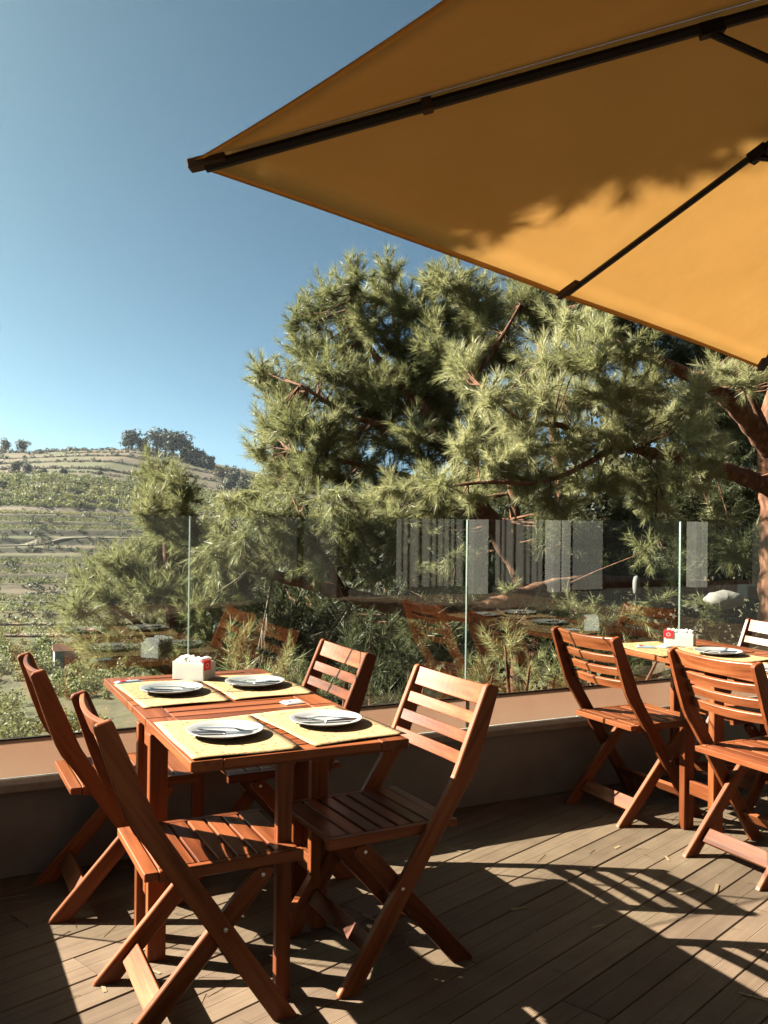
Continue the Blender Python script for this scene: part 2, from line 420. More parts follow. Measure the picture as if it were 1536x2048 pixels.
deck = empty('deck'); tag(deck, 'brown composite deck laid diagonally across the terrace', kind='structure')
BYAW = 0.81306; BU = Vector((math.cos(BYAW), math.sin(BYAW), 0)); BV = Vector((-math.sin(BYAW), math.cos(BYAW), 0))
REG = [wp(-0.35, -6.6), wp(9.5, -6.6), wp(9.5, 3.75), wp(-0.35, 3.75)]
def span_at(v):
    us = []
    for i in range(4):
        a, b_ = REG[i], REG[(i + 1) % 4]
        va, vb = a.dot(BV) - v, b_.dot(BV) - v
        if va * vb < 0:
            p = a + (b_ - a) * (va / (va - vb)); us.append(p.dot(BU))
    return (min(us), max(us)) if len(us) == 2 else None
PITCHB, GAP = 0.148, 0.0038
vmin = min(p.dot(BV) for p in REG); vmax = max(p.dot(BV) for p in REG)
k0 = math.ceil(vmin / PITCHB)
ktot = int((vmax - vmin) / PITCHB) - 1
OFFS = 1.842 - math.floor(1.842 / PITCHB) * PITCHB
for k in range(ktot):
    v0 = (k0 + k) * PITCHB + OFFS + GAP / 2; v1 = v0 + PITCHB - GAP; vm = (v0 + v1) / 2
    s0, s1 = span_at(v0), span_at(v1)
    if not s0 or not s1: continue
    lo, hi = max(s0[0], s1[0]), min(s0[1], s1[1])
    if hi - lo < 0.1: continue
    near = (BV * vm).length < 4.5
    Lb = 2.4 if near else 4.8
    cuts = [lo]; c = math.floor(lo / Lb) * Lb + ((k0 + k) % 3) * 0.83 + 0.56
    while c < hi - 0.15:
        if c > lo + 0.15: cuts.append(c)
        c += Lb
    cuts.append(hi)
    for i in range(len(cuts) - 1):
        a, b_ = cuts[i] + (0.0025 if i else 0), cuts[i + 1] - (0.0025 if i < len(cuts) - 2 else 0)
        a0 = a1 = a; b0 = b1 = b_
        if i == 0: a0, a1 = s0[0], s1[0]
        if i == len(cuts) - 2: b0, b1 = s0[1], s1[1]
        um = (a + b_) / 2; hw = (PITCHB - GAP) / 2; ch = 0.002; g = 0.0011; gd = 0.0018
        prof = [(-hw, -0.024), (-hw, -ch), (-hw + ch, 0), (-g, 0), (-g, -gd), (g, -gd), (g, 0), (hw - ch, 0), (hw, -ch), (hw, -0.024)]
        def ex(y, e0, e1): return e0 + (e1 - e0) * (y + hw) / (2 * hw) - um
        n = len(prof)
        vs = [(ex(y, a0, a1), y, z) for y, z in prof] + [(ex(y, b0, b1), y, z) for y, z in prof]
        fs = [(j, j + 1, n + j + 1, n + j) for j in range(n - 1)] + [(n - 1, 0, n, 2 * n - 1)]
        fs += [(0, 1, 2, 3, 4, 5, 6, 7, 8, 9), tuple(range(2 * n - 1, n - 1, -1))]
        m4 = frame(BU * um + BV * vm + Vector((0, 0, random.uniform(-0.0012, 0.0012))), BU, BV)
        obj('deck_board', mesh_from(vs, fs, DECK), deck, mat4=m4)
sub = mesh_from([wp(-.35, -6.6, -.009), wp(9.5, -6.6, -.009), wp(9.5, 3.75, -.009), wp(-.35, 3.75, -.009), wp(-.35, -6.6, -1.2), wp(9.5, -6.6, -1.2), wp(9.5, 3.75, -1.2), wp(-.35, 3.75, -1.2)],
                [(0, 1, 2, 3), (7, 6, 5, 4), (0, 4, 5, 1), (1, 5, 6, 2), (2, 6, 7, 3), (3, 7, 4, 0)], simple('concrete_slab', (0.10, 0.06, 0.04), 0.95))
obj('slab', sub, deck)

def wbox(name, parent, s0, s1, n0, n1, z0, z1, mat, bevel=0.004):
    c = wp((s0 + s1) / 2, (n0 + n1) / 2, (z0 + z1) / 2)
    return obj(name, board_mesh(s1 - s0, n1 - n0, z1 - z0, mat, bevel), parent, mat4=frame(c, WD, WN))
CZ = 0.352
wall = empty('parapet_wall', wp(2, 3.7))
tag(wall, 'low grey rendered parapet wall with pale stone coping under the glass', 'wall')
def rel(parent, o):
    o.location = o.location - parent.location          # the wall empties are not turned
    return o
bpy.context.view_layer.update()
rel(wall, wbox('wall_body', wall, -0.30, 9.4, 3.625, 3.90, 0.001, CZ - 0.03, RENDER))
s = -0.04
while s < 9.0:
    rel(wall, wbox('coping_slab', wall, s + 0.0015, s + 0.9985, 3.585, 3.93, CZ - 0.03 + random.uniform(0, .001), CZ + random.uniform(-.001, .001), COPING, 0.003))
    s += 1.0
side = empty('side_wall', wp(-0.2, 2.8)); tag(side, 'low side wall of the terrace beyond the left edge, running towards the camera', 'wall')
bpy.context.view_layer.update()
rel(side, wbox('wall_body', side, -0.30, -0.045, 1.2, 3.62, 0.001, CZ - 0.03, RENDER))
for a in (1.18, 2.0, 2.82):
    rel(side, wbox('coping_slab', side, -0.34, -0.042, a + .0015, a + .80, CZ - 0.03, CZ, COPING, 0.003))
pil = wbox('shade_pillar', None, -0.36, -0.02, 2.30, 2.76, CZ + .002, 1.15, RENDER)  # unseen pillar, added to cast the shadow at the lower left
tag(pil, 'unseen square pillar added beyond the left edge to shade the deck', 'pillar')

GN = 3.68; GT = 1.332; GB = CZ + 0.004; FB = 0.493
bounds = [-0.335, 0.983, 2.301, 3.638, 4.97, 6.30, 7.63]
glabels = ['clear glass balustrade panel at the far left, in front of the hillside', 'clear glass balustrade panel behind the first dining table',
           'clear glass balustrade panel reflecting the building columns, between the two tables', 'clear glass balustrade panel behind the second table at the right edge',
           'clear glass balustrade panel just past the right edge of the view', 'clear glass balustrade panel farthest along the parapet']
for i in range(6):
    a, b_ = bounds[i] + 0.002, bounds[i + 1] - 0.002
    g = empty('glass_panel', wp((a + b_) / 2, GN, GB), WYAW); tag(g, glabels[i], 'glass panel', 'glass panels of the balustrade')
    L, t, z1 = (b_ - a) / 2, 0.006, GT - GB
    vs = [(x, y, z) for z in (0, z1) for y in (-t, t) for x in (-L, L)]
    fs = [(0, 2, 3, 1), (4, 5, 7, 6), (0, 1, 5, 4), (2, 6, 7, 3), (0, 4, 6, 2), (1, 3, 7, 5)]
    me = mesh_from(vs, fs, GLASS, mats=[GLASS, GEDGE])
    for p in me.polygons: p.material_index = 0 if abs(p.normal.y) > 0.5 else 1
    obj('pane', me, g)
    zb = FB - GB
    obj('film_strip', board_mesh(2 * L, 0.001, zb, FILM, 0), g, loc=(0, -t - 0.0012, zb / 2 + .001))
    obj('seal_strip', board_mesh(2 * L, 0.016, 0.006, BLACKM, 0.001), g, loc=(0, 0, zb + 0.004))

# ---------------------------------------------------------------- folding chairs
def chair_parts(root):
    W0, W1 = 0.195, 0.217
    stile = [(-0.020, 0.818), (-0.014, 0.826), (0.018, 0.836), (0.027, 0.830), (0.094, 0.676), (0.121, 0.612), (0.139, 0.572), (0.163, 0.530), (0.303, 0.320), (0.516, 0.006), (0.514, 0.0), (0.452, 0.0),
             (0.244, 0.310), (0.104, 0.518), (0.080, 0.548), (0.059, 0.588), (0.028, 0.672)]
    for s_ in (-1, 1):
        prism('stile', root, stile, s_ * W0, s_ * W1, WOOD, 0.003, ('stile', s_))
    leg = [(0.446, 0.372), (0.456, 0.392), (0.446, 0.403), (0.420, 0.405), (0.400, 0.396), (0.052, 0.012), (0.046, 0.0), (0.117, 0.0)]
    for s_ in (-1, 1):
        prism('rear_leg', root, leg, s_ * 0.168, s_ * 0.1905, WOOD, 0.003, ('rleg', s_))
    # back slats, bowed backwards
    tdir = Vector((0, 0.371, -0.929)); top = Vector((0, 0.004, 0.832))
    pos = 0.006
    for i, w in enumerate((0.062, 0.036, 0.036, 0.038)):
        key = ('bslat', i)
        if key not in _cache:
            nseg = 12; vs, fs = [], []
            nor = Vector((0, tdir.z, -tdir.y)).normalized() * -1      # towards the sitter
            for j in range(nseg + 1):
                x = -0.1945 + 0.389 * j / nseg
                bow = -0.020 * (1 - (x / 0.1945) ** 2)
                taper = 0.012 * (pos / 0.25)
                c = Vector((x, 0, 0)) + nor * (bow + 0.004 + taper)
                for dw, dt in ((0, -1), (0, 1), (1, 1), (1, -1)):
                    vs.append(c + tdir * (w * (dw - 0.5)) + nor * (0.007 * dt))
            for j in range(nseg):
                for k in range(4):
                    fs.append((4 * j + k, 4 * j + (k + 1) % 4, 4 * j + 4 + (k + 1) % 4, 4 * j + 4 + k))
            fs.append((0, 3, 2, 1)); e = 4 * nseg; fs.append((e, e + 1, e + 2, e + 3))
            _cache[key] = mesh_from(vs, fs, WOOD, 0.0016)
        obj('back_slat', _cache[key], root, loc=top + tdir * (pos + w / 2))
        pos += w + 0.0265
    # seat
    for s_ in (-1, 1):
        board('seat_rail', root, (s_ * 0.179, 0.150, 0.421), (s_ * 0.179, 0.540, 0.421), 0.0225, 0.030, (1, 0, 0))
    ys = [0.139] + [0.196 + 0.0475 * i for i in range(6)] + [0.4975]
    board('seat_slat', root, (-0.19, 0.130, 0.424), (0.19, 0.130, 0.424), 0.036, 0.022, (0, 1, 0))
    y = 0.152
    for i, w in enumerate([0.044] * 6 + [0.064]):
        board('seat_slat', root, (-0.1665, y + w / 2, 0.4275), (0.1665, y + w / 2, 0.4275), w, 0.018, (0, 1, 0)); y += w + 0.0085
    # stretchers
    ld = Vector((0, 0.350, 0.392)).normalized()
    c = Vector((0, 0.082, 0.0)) + ld * 0.105
    board('stretcher', root, c + Vector((-0.167, 0, 0)), c + Vector((0.167, 0, 0)), 0.062, 0.017, ld)
    sd = Vector((0, 0.360, -0.53)).normalized()
    c = Vector((0, 0.485, 0)) - sd * 0.14
    board('stretcher', root, c + Vector((-0.194, 0, 0)), c + Vector((0.194, 0, 0)), 0.052, 0.017, sd)
    for s_ in (-1, 1):
        for (y, z, x) in ((0.315, 0.270, W1), (0.424, 0.386, 0.1905)):
            key = ('bolt', s_, x)
            if key not in _cache:
                vs, fs = tube_data([(0, 0, 0), (s_ * 0.0035, 0, 0), (s_ * 0.005, 0, 0)], [0.0058, 0.0055, 0.003], 10)
                _cache[key] = mesh_from(vs, fs, STEEL, smooth=False)
            obj('bolt', _cache[key], root, loc=(s_ * x, y, z))

def chair(cx, cy, face, label):
    """cx, cy: floor point under the top of the back; face: heading in degrees"""
    root = empty('folding_chair', (cx, cy, 0.0), R(face - 90)); tag(root, label, 'chair', 'wooden folding chairs')
    chair_parts(root)
    return root
chair(-1.205, 3.150, 27, 'wooden folding chair at the far left, in front of the hillside')
chair(-0.775, 2.440, 26, 'nearest wooden folding chair in the left foreground, its seat in sun')
chair(-0.135, 3.617, 207.2, 'wooden folding chair beyond the first table, its back against the glass')
chair(0.237, 2.998, 208.9, 'wooden folding chair on the right of the first table with shaded seat and sunlit back')
chair(0.905, 4.150, 27, 'orange sunlit folding chair close to the parapet at the second table')
chair(1.245, 3.485, 27, 'orange sunlit folding chair at the right edge, in front of the second table')
chair(2.005, 4.610, 206, 'pale sunlit folding chair behind the second table, only its back in view')

# ---------------------------------------------------------------- drop-leaf tables
TZ = 0.73
def table(cx, cy, yaw, label):
    root = empty('drop_leaf_table', (cx, cy, 0), R(yaw)); tag(root, label, 'table', 'wooden drop-leaf tables')
    hw = 0.304; zt = TZ - 0.0125
    def slatbed(part, b0, b1, n):
        lm = frame((-hw + 0.0415, (b0 + b1) / 2, zt), (0, 1, 0), (1, 0, 0))
        leaf = obj(part, board_mesh(b1 - b0, 0.083, 0.025, WOOD), root, mat4=lm)
        inv = lm.inverted()
        other = obj('rail', board_mesh(b1 - b0, 0.083, 0.025, WOOD), leaf, mat4=inv @ frame((hw - 0.0415, (b0 + b1) / 2, zt), (0, 1, 0), (1, 0, 0)))
        w = (b1 - b0 - 0.0065 * (n - 1)) / n
        for i in range(n):
            y = b0 + w / 2 + i * (w + 0.0065)
            obj('slat', board_mesh(2 * (hw - 0.0845), round(w, 4), 0.022, WOOD), leaf, mat4=inv @ frame((0, y, zt + random.uniform(-.0006, .0006)), (1, 0, 0), (0, 1, 0)))
        for y in (b0 + 0.08, b1 - 0.08):
            obj('batten', board_mesh(2 * (hw - 0.02), 0.04, 0.02, WOOD), leaf, mat4=inv @ frame((0, y, zt - 0.0235), (1, 0, 0), (0, 1, 0)))
    slatbed('front_leaf', -0.635, -0.104, 8)
    slatbed('centre_top', -0.100, 0.100, 3)
    slatbed('back_leaf', 0.104, 0.635, 8)
    for a in (-1, 1):
        for b_ in (-1, 1):
            board('leg', root, (a * 0.262, b_ * 0.085, 0), (a * 0.262, b_ * 0.085, 0.680), 0.055, 0.034, (1, 0, 0))
        board('apron', root, (a * 0.262, -0.067, 0.648), (a * 0.262, 0.067, 0.648), 0.062, 0.022, (0, 0, 1))
        board('low_rail', root, (a * 0.262, -0.067, 0.185), (a * 0.262, 0.067, 0.185), 0.060, 0.020, (0, 0, 1))
    for b_ in (-1, 1):
        board('apron', root, (-0.233, b_ * 0.085, 0.652), (0.233, b_ * 0.085, 0.652), 0.055, 0.02, (0, 0, 1))
        gate = board('gate_leg', root, (0.005, b_ * 0.455, 0), (0.005, b_ * 0.455, 0.680), 0.042, 0.028, (1, 0, 0))
        inv = frame((0.005, b_ * 0.455, 0.34), (0, 0, 1), (1, 0, 0)).inverted()
        for z, w in ((0.640, 0.045), (0.17, 0.045)):
            p0, p1 = Vector((0.012, b_ * 0.436, z)), Vector((0.222, b_ * 0.125, z))
            obj('gate_rail', board_mesh((p1 - p0).length, w, 0.02, WOOD), gate, mat4=inv @ frame((p0 + p1) / 2, p1 - p0, (0, 0, 1)))
        obj('hinge_post', board_mesh(0.52, 0.034, 0.03, WOOD), gate, mat4=inv @ frame((0.235, b_ * 0.120, 0.405), (0, 0, 1), (1, 0, 0)))
    bpy.context.view_layer.update()
    return root
T1 = table(-0.476, 2.975, 26.2, 'reddish wooden drop-leaf table laid for four in the foreground')
T2 = table(1.605, 4.050, 24.5, 'reddish wooden drop-leaf table at the right edge, half hidden by chairs')

# ---------------------------------------------------------------- what lies on the tables
def on(t, a, b_, z=0.0):
    return t.matrix_basis @ Vector((a, b_, TZ + z))
def tyaw(t): return math.degrees(t.rotation_euler.z)
def placemat(t, a, b_, rot, label, seed):
    r = np.random.default_rng(seed); nx, ny = 12, 16; w, h = 0.290, 0.435
    vs, fs = [], []
    ph = r.uniform(0, 6, 4)
    for lay in (0, 1):
        for j in range(ny + 1):
            for i in range(nx + 1):
                x, y = w * (i / nx - .5), h * (j / ny - .5)
                e = max(abs(x) / (w / 2), abs(y) / (h / 2))
                z = 0.0014 + 0.0010 * (1 + math.sin(x * 17 + ph[0]) * math.sin(y * 13 + ph[1])) + 0.004 * max(0, e - .78) * (1 + math.sin(x * 21 + y * 16 + ph[2])) * 2
                vs.append((x, y, z - 0.0006 * lay))
    n = (nx + 1) * (ny + 1)
    for j in range(ny):
        for i in range(nx):
            a0 = j * (nx + 1) + i
            fs.append((a0, a0 + 1, a0 + nx + 2, a0 + nx + 1)); fs.append((n + a0, n + a0 + nx + 1, n + a0 + nx + 2, n + a0 + 1))
    per = [i for i in range(nx + 1)] + [(j + 1) * (nx + 1) - 1 for j in range(1, ny + 1)] + [ny * (nx + 1) + i for i in range(nx - 1, -1, -1)] + [j * (nx + 1) for j in range(ny - 1, 0, -1)]
    for i in range(len(per)):
        p, q_ = per[i], per[(i + 1) % len(per)]; fs.append((p, n + p, n + q_, q_))
    o = obj('placemat', mesh_from(vs, fs, MAT, smooth=True)); o.location = on(t, a, b_); o.rotation_euler = (0, 0, t.rotation_euler.z + R(rot))
    return tag(o, label, 'placemat', 'yellow printed placemats')
PL = [(0.052, 0.0), (0.070, 0.0008), (0.084, 0.007), (0.104, 0.0145), (0.1065, 0.0152), (0.1065, 0.0168), (0.104, 0.0168), (0.083, 0.0094), (0.072, 0.0050), (0.001, 0.0042)]
def plate(t, a, b_, label, z=0.0048):
    o = lathe('plate', None, PL, PORCELAIN, 56); o.location = on(t, a, b_, z)
    return tag(o, label, 'plate', 'white dinner plates')
def knife(loc, ang, label, tilt=0.0):
    root = empty('table_knife', loc); root.rotation_euler = (0, tilt, R(ang)); root.scale = (.95, 1.15, 1.1); tag(root, label, 'knife', 'table knives')
    if 'kb' not in _cache:
        def plan(pts, t0, t1):
            n = len(pts); vs = [(x, y, t0) for x, y in pts] + [(x, y, t1) for x, y in pts]
            fs = [tuple(range(n)), tuple(range(2 * n - 1, n - 1, -1))] + [(i, (i + 1) % n, n + (i + 1) % n, n + i) for i in range(n)]
            return mesh_from(vs, fs, CUTLERY, 0.0004)
        _cache['kb'] = plan([(0.0, -.006), (0.07, -.008), (0.092, -.006), (0.100, .001), (0.098, .006), (0.0, .006)], 0, .0016)
        vs, fs = tube_data([(-0.098, 0, .002), (-0.09, 0, .002), (-0.05, 0, .002), (0, 0, .0015), (0.006, 0, .001)], [.003, .0062, .0055, .0042, .003], 10)
        _cache['kh'] = mesh_from(vs, fs, CUTLERY, smooth=True)
    obj('blade', _cache['kb'], root); obj('handle', _cache['kh'], root)
    return root
def fork(loc, ang, label, tilt=0.0):
    root = empty('table_fork', loc); root.rotation_euler = (0, tilt, R(ang)); root.scale = (.95, 1.15, 1.1); tag(root, label, 'fork', 'table forks')
    if 'fh' not in _cache:
        def strip(rows):
            vs, fs = [], []
            for x, w, z in rows:
                vs += [(x, -w, z), (x, w, z), (x, w, z + .002), (x, -w, z + .002)]
            for i in range(len(rows) - 1):
                for k in range(4): fs.append((4 * i + k, 4 * i + (k + 1) % 4, 4 * i + 4 + (k + 1) % 4, 4 * i + 4 + k))
            e = 4 * (len(rows) - 1); fs += [(3, 2, 1, 0), (e, e + 1, e + 2, e + 3)]
            return mesh_from(vs, fs, CUTLERY, smooth=False)
        _cache['fh'] = strip([(-0.095, .0045, .001), (-0.085, .0065, .002), (-0.05, .005, .004), (0.0, .003, .006), (0.025, .0032, .006), (0.038, .008, .003), (0.046, .0105, .001), (0.056, .011, 0)])
        _cache['ft'] = strip([(0, .0016, 0), (0.02, .0015, .001), (0.040, .0008, .006)])
    obj('handle', _cache['fh'], root)
    for i in range(4): obj('tine', _cache['ft'], root, loc=(0.0565, -0.0093 + .0062 * i, 0))
    return root
def setting(t, a, b_, rot, where, seed, ang, flip, mat=True):
    if mat: placemat(t, a, b_, rot, 'yellow printed paper placemat ' + where, seed)
    plate(t, a + .004, b_ + .004, 'white plate with cutlery ' + where)
    P = on(t, a + .004, b_ + .004, 0.0048)
    base = P + Vector((0, 0, 0.0052))
    d = Vector((math.cos(R(ang)), math.sin(R(ang)), 0)); e = Vector((-d.y, d.x, 0))
    k = 180 if flip else 0
    fork(base + e * 0.016 + Vector((0, 0, .0006)), ang - 9 + k, 'steel fork on the plate ' + where)
    knife(base + e * -0.020 + Vector((0, 0, .0008)), ang + 7 + k, 'steel knife on the plate ' + where)
setting(T1, -0.153, -0.405, 0.0, 'at the near left place of the first table', 1, 2, False)
setting(T1, 0.158, -0.385, 5.0, 'at the near right place of the first table', 2, 10, True)
setting(T1, -0.143, 0.262, 2.0, 'at the far left place of the first table', 3, 6, False)
setting(T1, 0.158, 0.275, 1.0, 'at the far right place of the first table', 4, 12, True)
setting(T2, -0.02, 0.155, 3.0, 'nearest the middle of the second table', 5, 10, True)
setting(T2, -0.155, -0.33, 0.0, 'at the near left place of the second table', 6, 5, False)
setting(T2, 0.160, -0.36, 4.0, 'at the near right place of the second table', 7, 5, True)
placemat(T2, -0.150, 0.385, -6.0, 'yellow placemat without a plate under the sachets on the second table', 8)

def packet(t, a, b_, rot, w, h, mat, stripe, label, z=0.001):
    root = empty('sachet', on(t, a, b_, z), t.rotation_euler.z + R(rot)); tag(root, label, 'sachet', 'paper sachets')
    vs = [(-w, -h, 0), (w, -h, 0), (w, h, 0), (-w, h, 0), (-w * .7, -h * .6, .005), (w * .7, -h * .6, .006), (w * .7, h * .6, .005), (-w * .7, h * .6, .006)]
    fs = [(3, 2, 1, 0), (4, 5, 6, 7), (0, 1, 5, 4), (1, 2, 6, 5), (2, 3, 7, 6), (3, 0, 4, 7)]
    obj('wrapper', mesh_from(vs, fs, mat), root)
    obj('printed_band', board_mesh(w * .4, h * 1.1, .0008, stripe, 0), root, loc=(-w * .45, 0, .0064))
packet(T1, 0.181, -0.049, 8, .035, .024, NAPKIN, BLUEP, 'small white sachet lying on bare slats in the middle of the first table')
packet(T1, -0.235, 0.520, 4, .050, .020, BLUEP, REDPL, 'pale sachet with red print at the far left corner of the first table')
packet(T2, -0.185, 0.45, -30, .045, .026, BLUEP, REDPL, 'pale blue sachet with red print left of the plate on the second table', .0052)
packet(T2, -0.085, 0.43, 20, .040, .026, NAPKIN, BLUEP, 'white sachet beside the napkin box on the second table', .0052)

def napkin_box(t, a, b_, rot, red, label):
    root = empty('napkin_box', on(t, a, b_, 0.0005), t.rotation_euler.z + R(rot)); tag(root, label, 'napkin holder', 'white napkin boxes')
    w, d, h, th = 0.068, 0.040, 0.062, 0.003
    board('base', root, (-w, 0, th / 2), (w, 0, th / 2), 2 * d, th, (0, 1, 0), HOLDER, .0008)
    for s_ in (-1, 1):
        board('side_panel', root, (-w, s_ * (d - th / 2), h / 2 + th), (w, s_ * (d - th / 2), h / 2 + th), h, th, (0, 0, 1), HOLDER, .0008)
        board('end_panel', root, (s_ * (w - th / 2), -d + th, h / 2 + th), (s_ * (w - th / 2), d - th, h / 2 + th), h, th, (0, 0, 1), HOLDER, .0008)
    # folded napkins standing in the box, edges uneven
    for i in range(9):
        x = -w + .012 + i * (2 * w - .024) / 8; hh = h + .016 + random.uniform(-.004, .008)
        tl = random.uniform(-.05, .05)
        vs, fs = [], []
        for j in range(7):
            y = (d - .006) * (j / 3 - 1); top = hh - .004 * abs(j / 3 - 1) ** 2 + random.uniform(-.0025, .0025)
            xx = x + .002 * math.sin(j * 1.7 + i)
            vs += [(xx - .004, y, th + .001), (xx + .004, y, th + .001), (xx + .003 + tl * .1, y, top), (xx - .003 + tl * .1, y, top)]
        for j in range(6):
            for k in range(4): fs.append((4 * j + k, 4 * j + (k + 1) % 4, 4 * j + 4 + (k + 1) % 4, 4 * j + 4 + k))
        fs += [(3, 2, 1, 0), (24, 25, 26, 27)]
        obj('folded_napkin', mesh_from(vs, fs, NAPKIN), root)
    # red label clipped over the edge, with a pale ring printed on it
    lf = frame((red * (w - .021), -d - .0016, h - .006), (1, 0, 0), (0, 0, 1)) if red < 0 else frame((w + .0016, -d + .023, h - .006), (0, 1, 0), (0, 0, 1))
    lab = obj('red_label', board_mesh(0.044, 0.034, 0.0022, REDPL, .0006), root, mat4=lf)
    vs, fs = [], []
    for k in range(20):
        t_ = 2 * math.pi * k / 20
        for rr in (.0070, .0098): vs.append((rr * math.cos(t_), rr * .9 * math.sin(t_), 0))
    for k in range(20): fs.append((2 * k, 2 * k + 1, (2 * k + 3) % 40, (2 * k + 2) % 40))
    ring = obj('emblem', mesh_from(vs, fs, NAPKIN), lab, loc=(0, 0, .00135)); ring.location.z = .00135
    obj('label_fold', board_mesh(0.044, 0.016, 0.0022, REDPL, .0006), lab, mat4=lf.inverted() @ (frame((red * (w - .021), -d + .007, h + .0125), (1, 0, 0), (0, 1, 0)) if red < 0 else frame((w - .007, -d + .023, h + .0125), (0, 1, 0), (1, 0, 0))))
    return root
napkin_box(T1, 0.000, 0.505, -50, 1, 'white napkin box with red label on the far end of the first table')
napkin_box(T2, 0.030, 0.455, -52, -1, 'white napkin box with red label on the second table by the glass')

# ---------------------------------------------------------------- parasol
PC = Vector((1.6, 2.208, 0)); PYAW = 0.713; PH = 1.5; ZR, ZA = 2.238, 2.771
def PW(u, w, z):
    x = u * math.cos(PYAW) - w * math.sin(PYAW); y = u * math.sin(PYAW) + w * math.cos(PYAW)
    return Vector((x, y, z - 0.007 * x - 0.084 * y))
par = empty('parasol', PC); tag(par, 'large square tan parasol with dark ribs, filling the upper right', 'parasol')
rim = [(-1, 1), (0, 1), (1, 1), (1, 0), (1, -1), (0, -1), (-1, -1), (-1, 0)]
rp = [PW(u * PH, w * PH, ZR) for u, w in rim]; apex = PW(0, 0, ZA + 0.03)
for i in range(8):
    A_, B_ = rp[i], rp[(i + 1) % 8]
    vs, fs, idx = [], [], {}
    N = 14
    nrm = (A_ - apex).cross(B_ - apex).normalized(); nrm = nrm if nrm.z > 0 else -nrm
    for a in range(N + 1):
        for c in range(a + 1):
            ra, t = a / N, (c / a if a else 0)
            p = apex + (A_ - apex) * ra * (1 - t) + (B_ - apex) * ra * t
            bow = 4 * t * (1 - t)
            p = p - ((A_ + B_) / 2 - apex).normalized() * (0.020 * bow * ra ** 3)       # hem drawn in between the ribs
            p = p - nrm * (0.012 * bow * ra ** 1.5) + nrm * 0.006 * (1 - ra)
            idx[a, c] = len(vs); vs.append(p)
    for a in range(N):
        for c in range(a + 1):
            fs.append((idx[a, c], idx[a + 1, c], idx[a + 1, c + 1]))
            if c < a: fs.append((idx[a, c], idx[a + 1, c + 1], idx[a, c + 1]))
    # folded hem
    k = len(vs)
    for c in range(N + 1):
        p = vs[idx[N, c]]; vs.append(p + (apex - p).normalized() * 0.028 - Vector((0, 0, 0.0035)))
    for c in range(N): fs.append((idx[N, c], idx[N, c + 1], k + c + 1, k + c))
    obj('canopy_panel', mesh_from(vs, fs, CLOTH, smooth=True), par)
hub = PW(0, 0, ZA + 0.02); runner = PW(0, 0, ZA - 0.62)
for i in range(8):
    tip = rp[i] + (apex - rp[i]).normalized() * 0.05
    off = Vector((0, 0, -0.022))
    L = (tip - hub)
    mid = [hub + L * t + off for t in (0.02, .25, .5, .75, 1.0)]
    rib = tube('rib', par, mid, 0.0145 if i % 2 == 0 else 0.0105, BLACKM, 6, False)
    j = hub + L * (0.39 if i % 2 == 0 else 0.51) + off - Vector((0, 0, 0.018))
    st = tube('strut', rib, [runner + (j - runner).normalized() * .05, j], 0.010, BLACKM, 6, False)
    board('rib_joint', rib, j - L.normalized() * .03 + Vector((0, 0, .012)), j + L.normalized() * .03 + Vector((0, 0, .012)), 0.034, 0.03, (0, 0, 1), BLACKM, .002)
    w = 0.075 if i % 2 == 0 else 0.05
    board('end_pocket', par, tip + off * .55 + (apex - rp[i]).normalized() * 0.055, rp[i] + off * .3 + (apex - rp[i]).normalized() * .004, w * .55, 0.026, (L.cross(Vector((0, 0, 1)))), POCKET, .004)
    q1 = hub + L * 0.727 + off
    if i % 2 == 0: board('rib_loop', par, q1 - L.normalized() * .014, q1 + L.normalized() * .014, 0.032, 0.034, (L.cross(Vector((0, 0, 1)))), POCKET, .003)
tube('pole', par, [(0, 0, 0.06), tuple(PW(0, 0, ZA + .05))], 0.024, BLACKM, 16)
lathe('hub', par, [(0.03, -.05), (0.055, -.045), (0.055, -.01), (0.03, 0.0)], BLACKM, 20, loc=PW(0, 0, ZA - .04))
lathe('runner', par, [(0.028, -.05), (0.05, -.045), (0.05, 0.02), (0.028, 0.03)], BLACKM, 20, loc=runner)
lathe('base', par, [(0.28, 0.0), (0.28, 0.045), (0.26, 0.055), (0.045, 0.06), (0.04, 0.30), (0.026, 0.31)], BLACKM, 36)

# ---------------------------------------------------------------- ground, slope and terraced hill
TAU = [0, 60, 75, 90, 120, 160, 200, 240, 280, 330, 360, 385, 450, 520]
ZV = [-13.1, -13.1, -13.9, -14.0, -14.0, -11.4, -6.0, 1.3, 10.9, 20.7, 25.5, 26.5, 20.0, 8.0]
def sstep(a, b_, x):
    t = np.clip((x - a) / (b_ - a), 0, 1); return t * t * (3 - 2 * t)
def wob(x): return 7 * np.sin(x * 0.033 + 1.2) + 3.0 * np.sin(x * 0.083 + 0.4)
def terr(tau):
    step = 9.5; i = np.floor(tau / step); fr = tau / step - i
    t2 = step * (i + 0.12 * np.minimum(fr / .7, 1) + 0.88 * sstep(0.70, 1.0, fr))
    k = sstep(100, 118, tau) * (1 - sstep(262, 280, tau))
    step2 = 17.0; i2 = np.floor(tau / step2); f2 = tau / step2 - i2
    t3 = step2 * (i2 + 0.75 * np.minimum(f2 / .86, 1) + 0.25 * sstep(0.86, 1.0, f2))
    k3 = sstep(275, 290, tau)
    return tau * (1 - k - k3) + t2 * k + t3 * k3
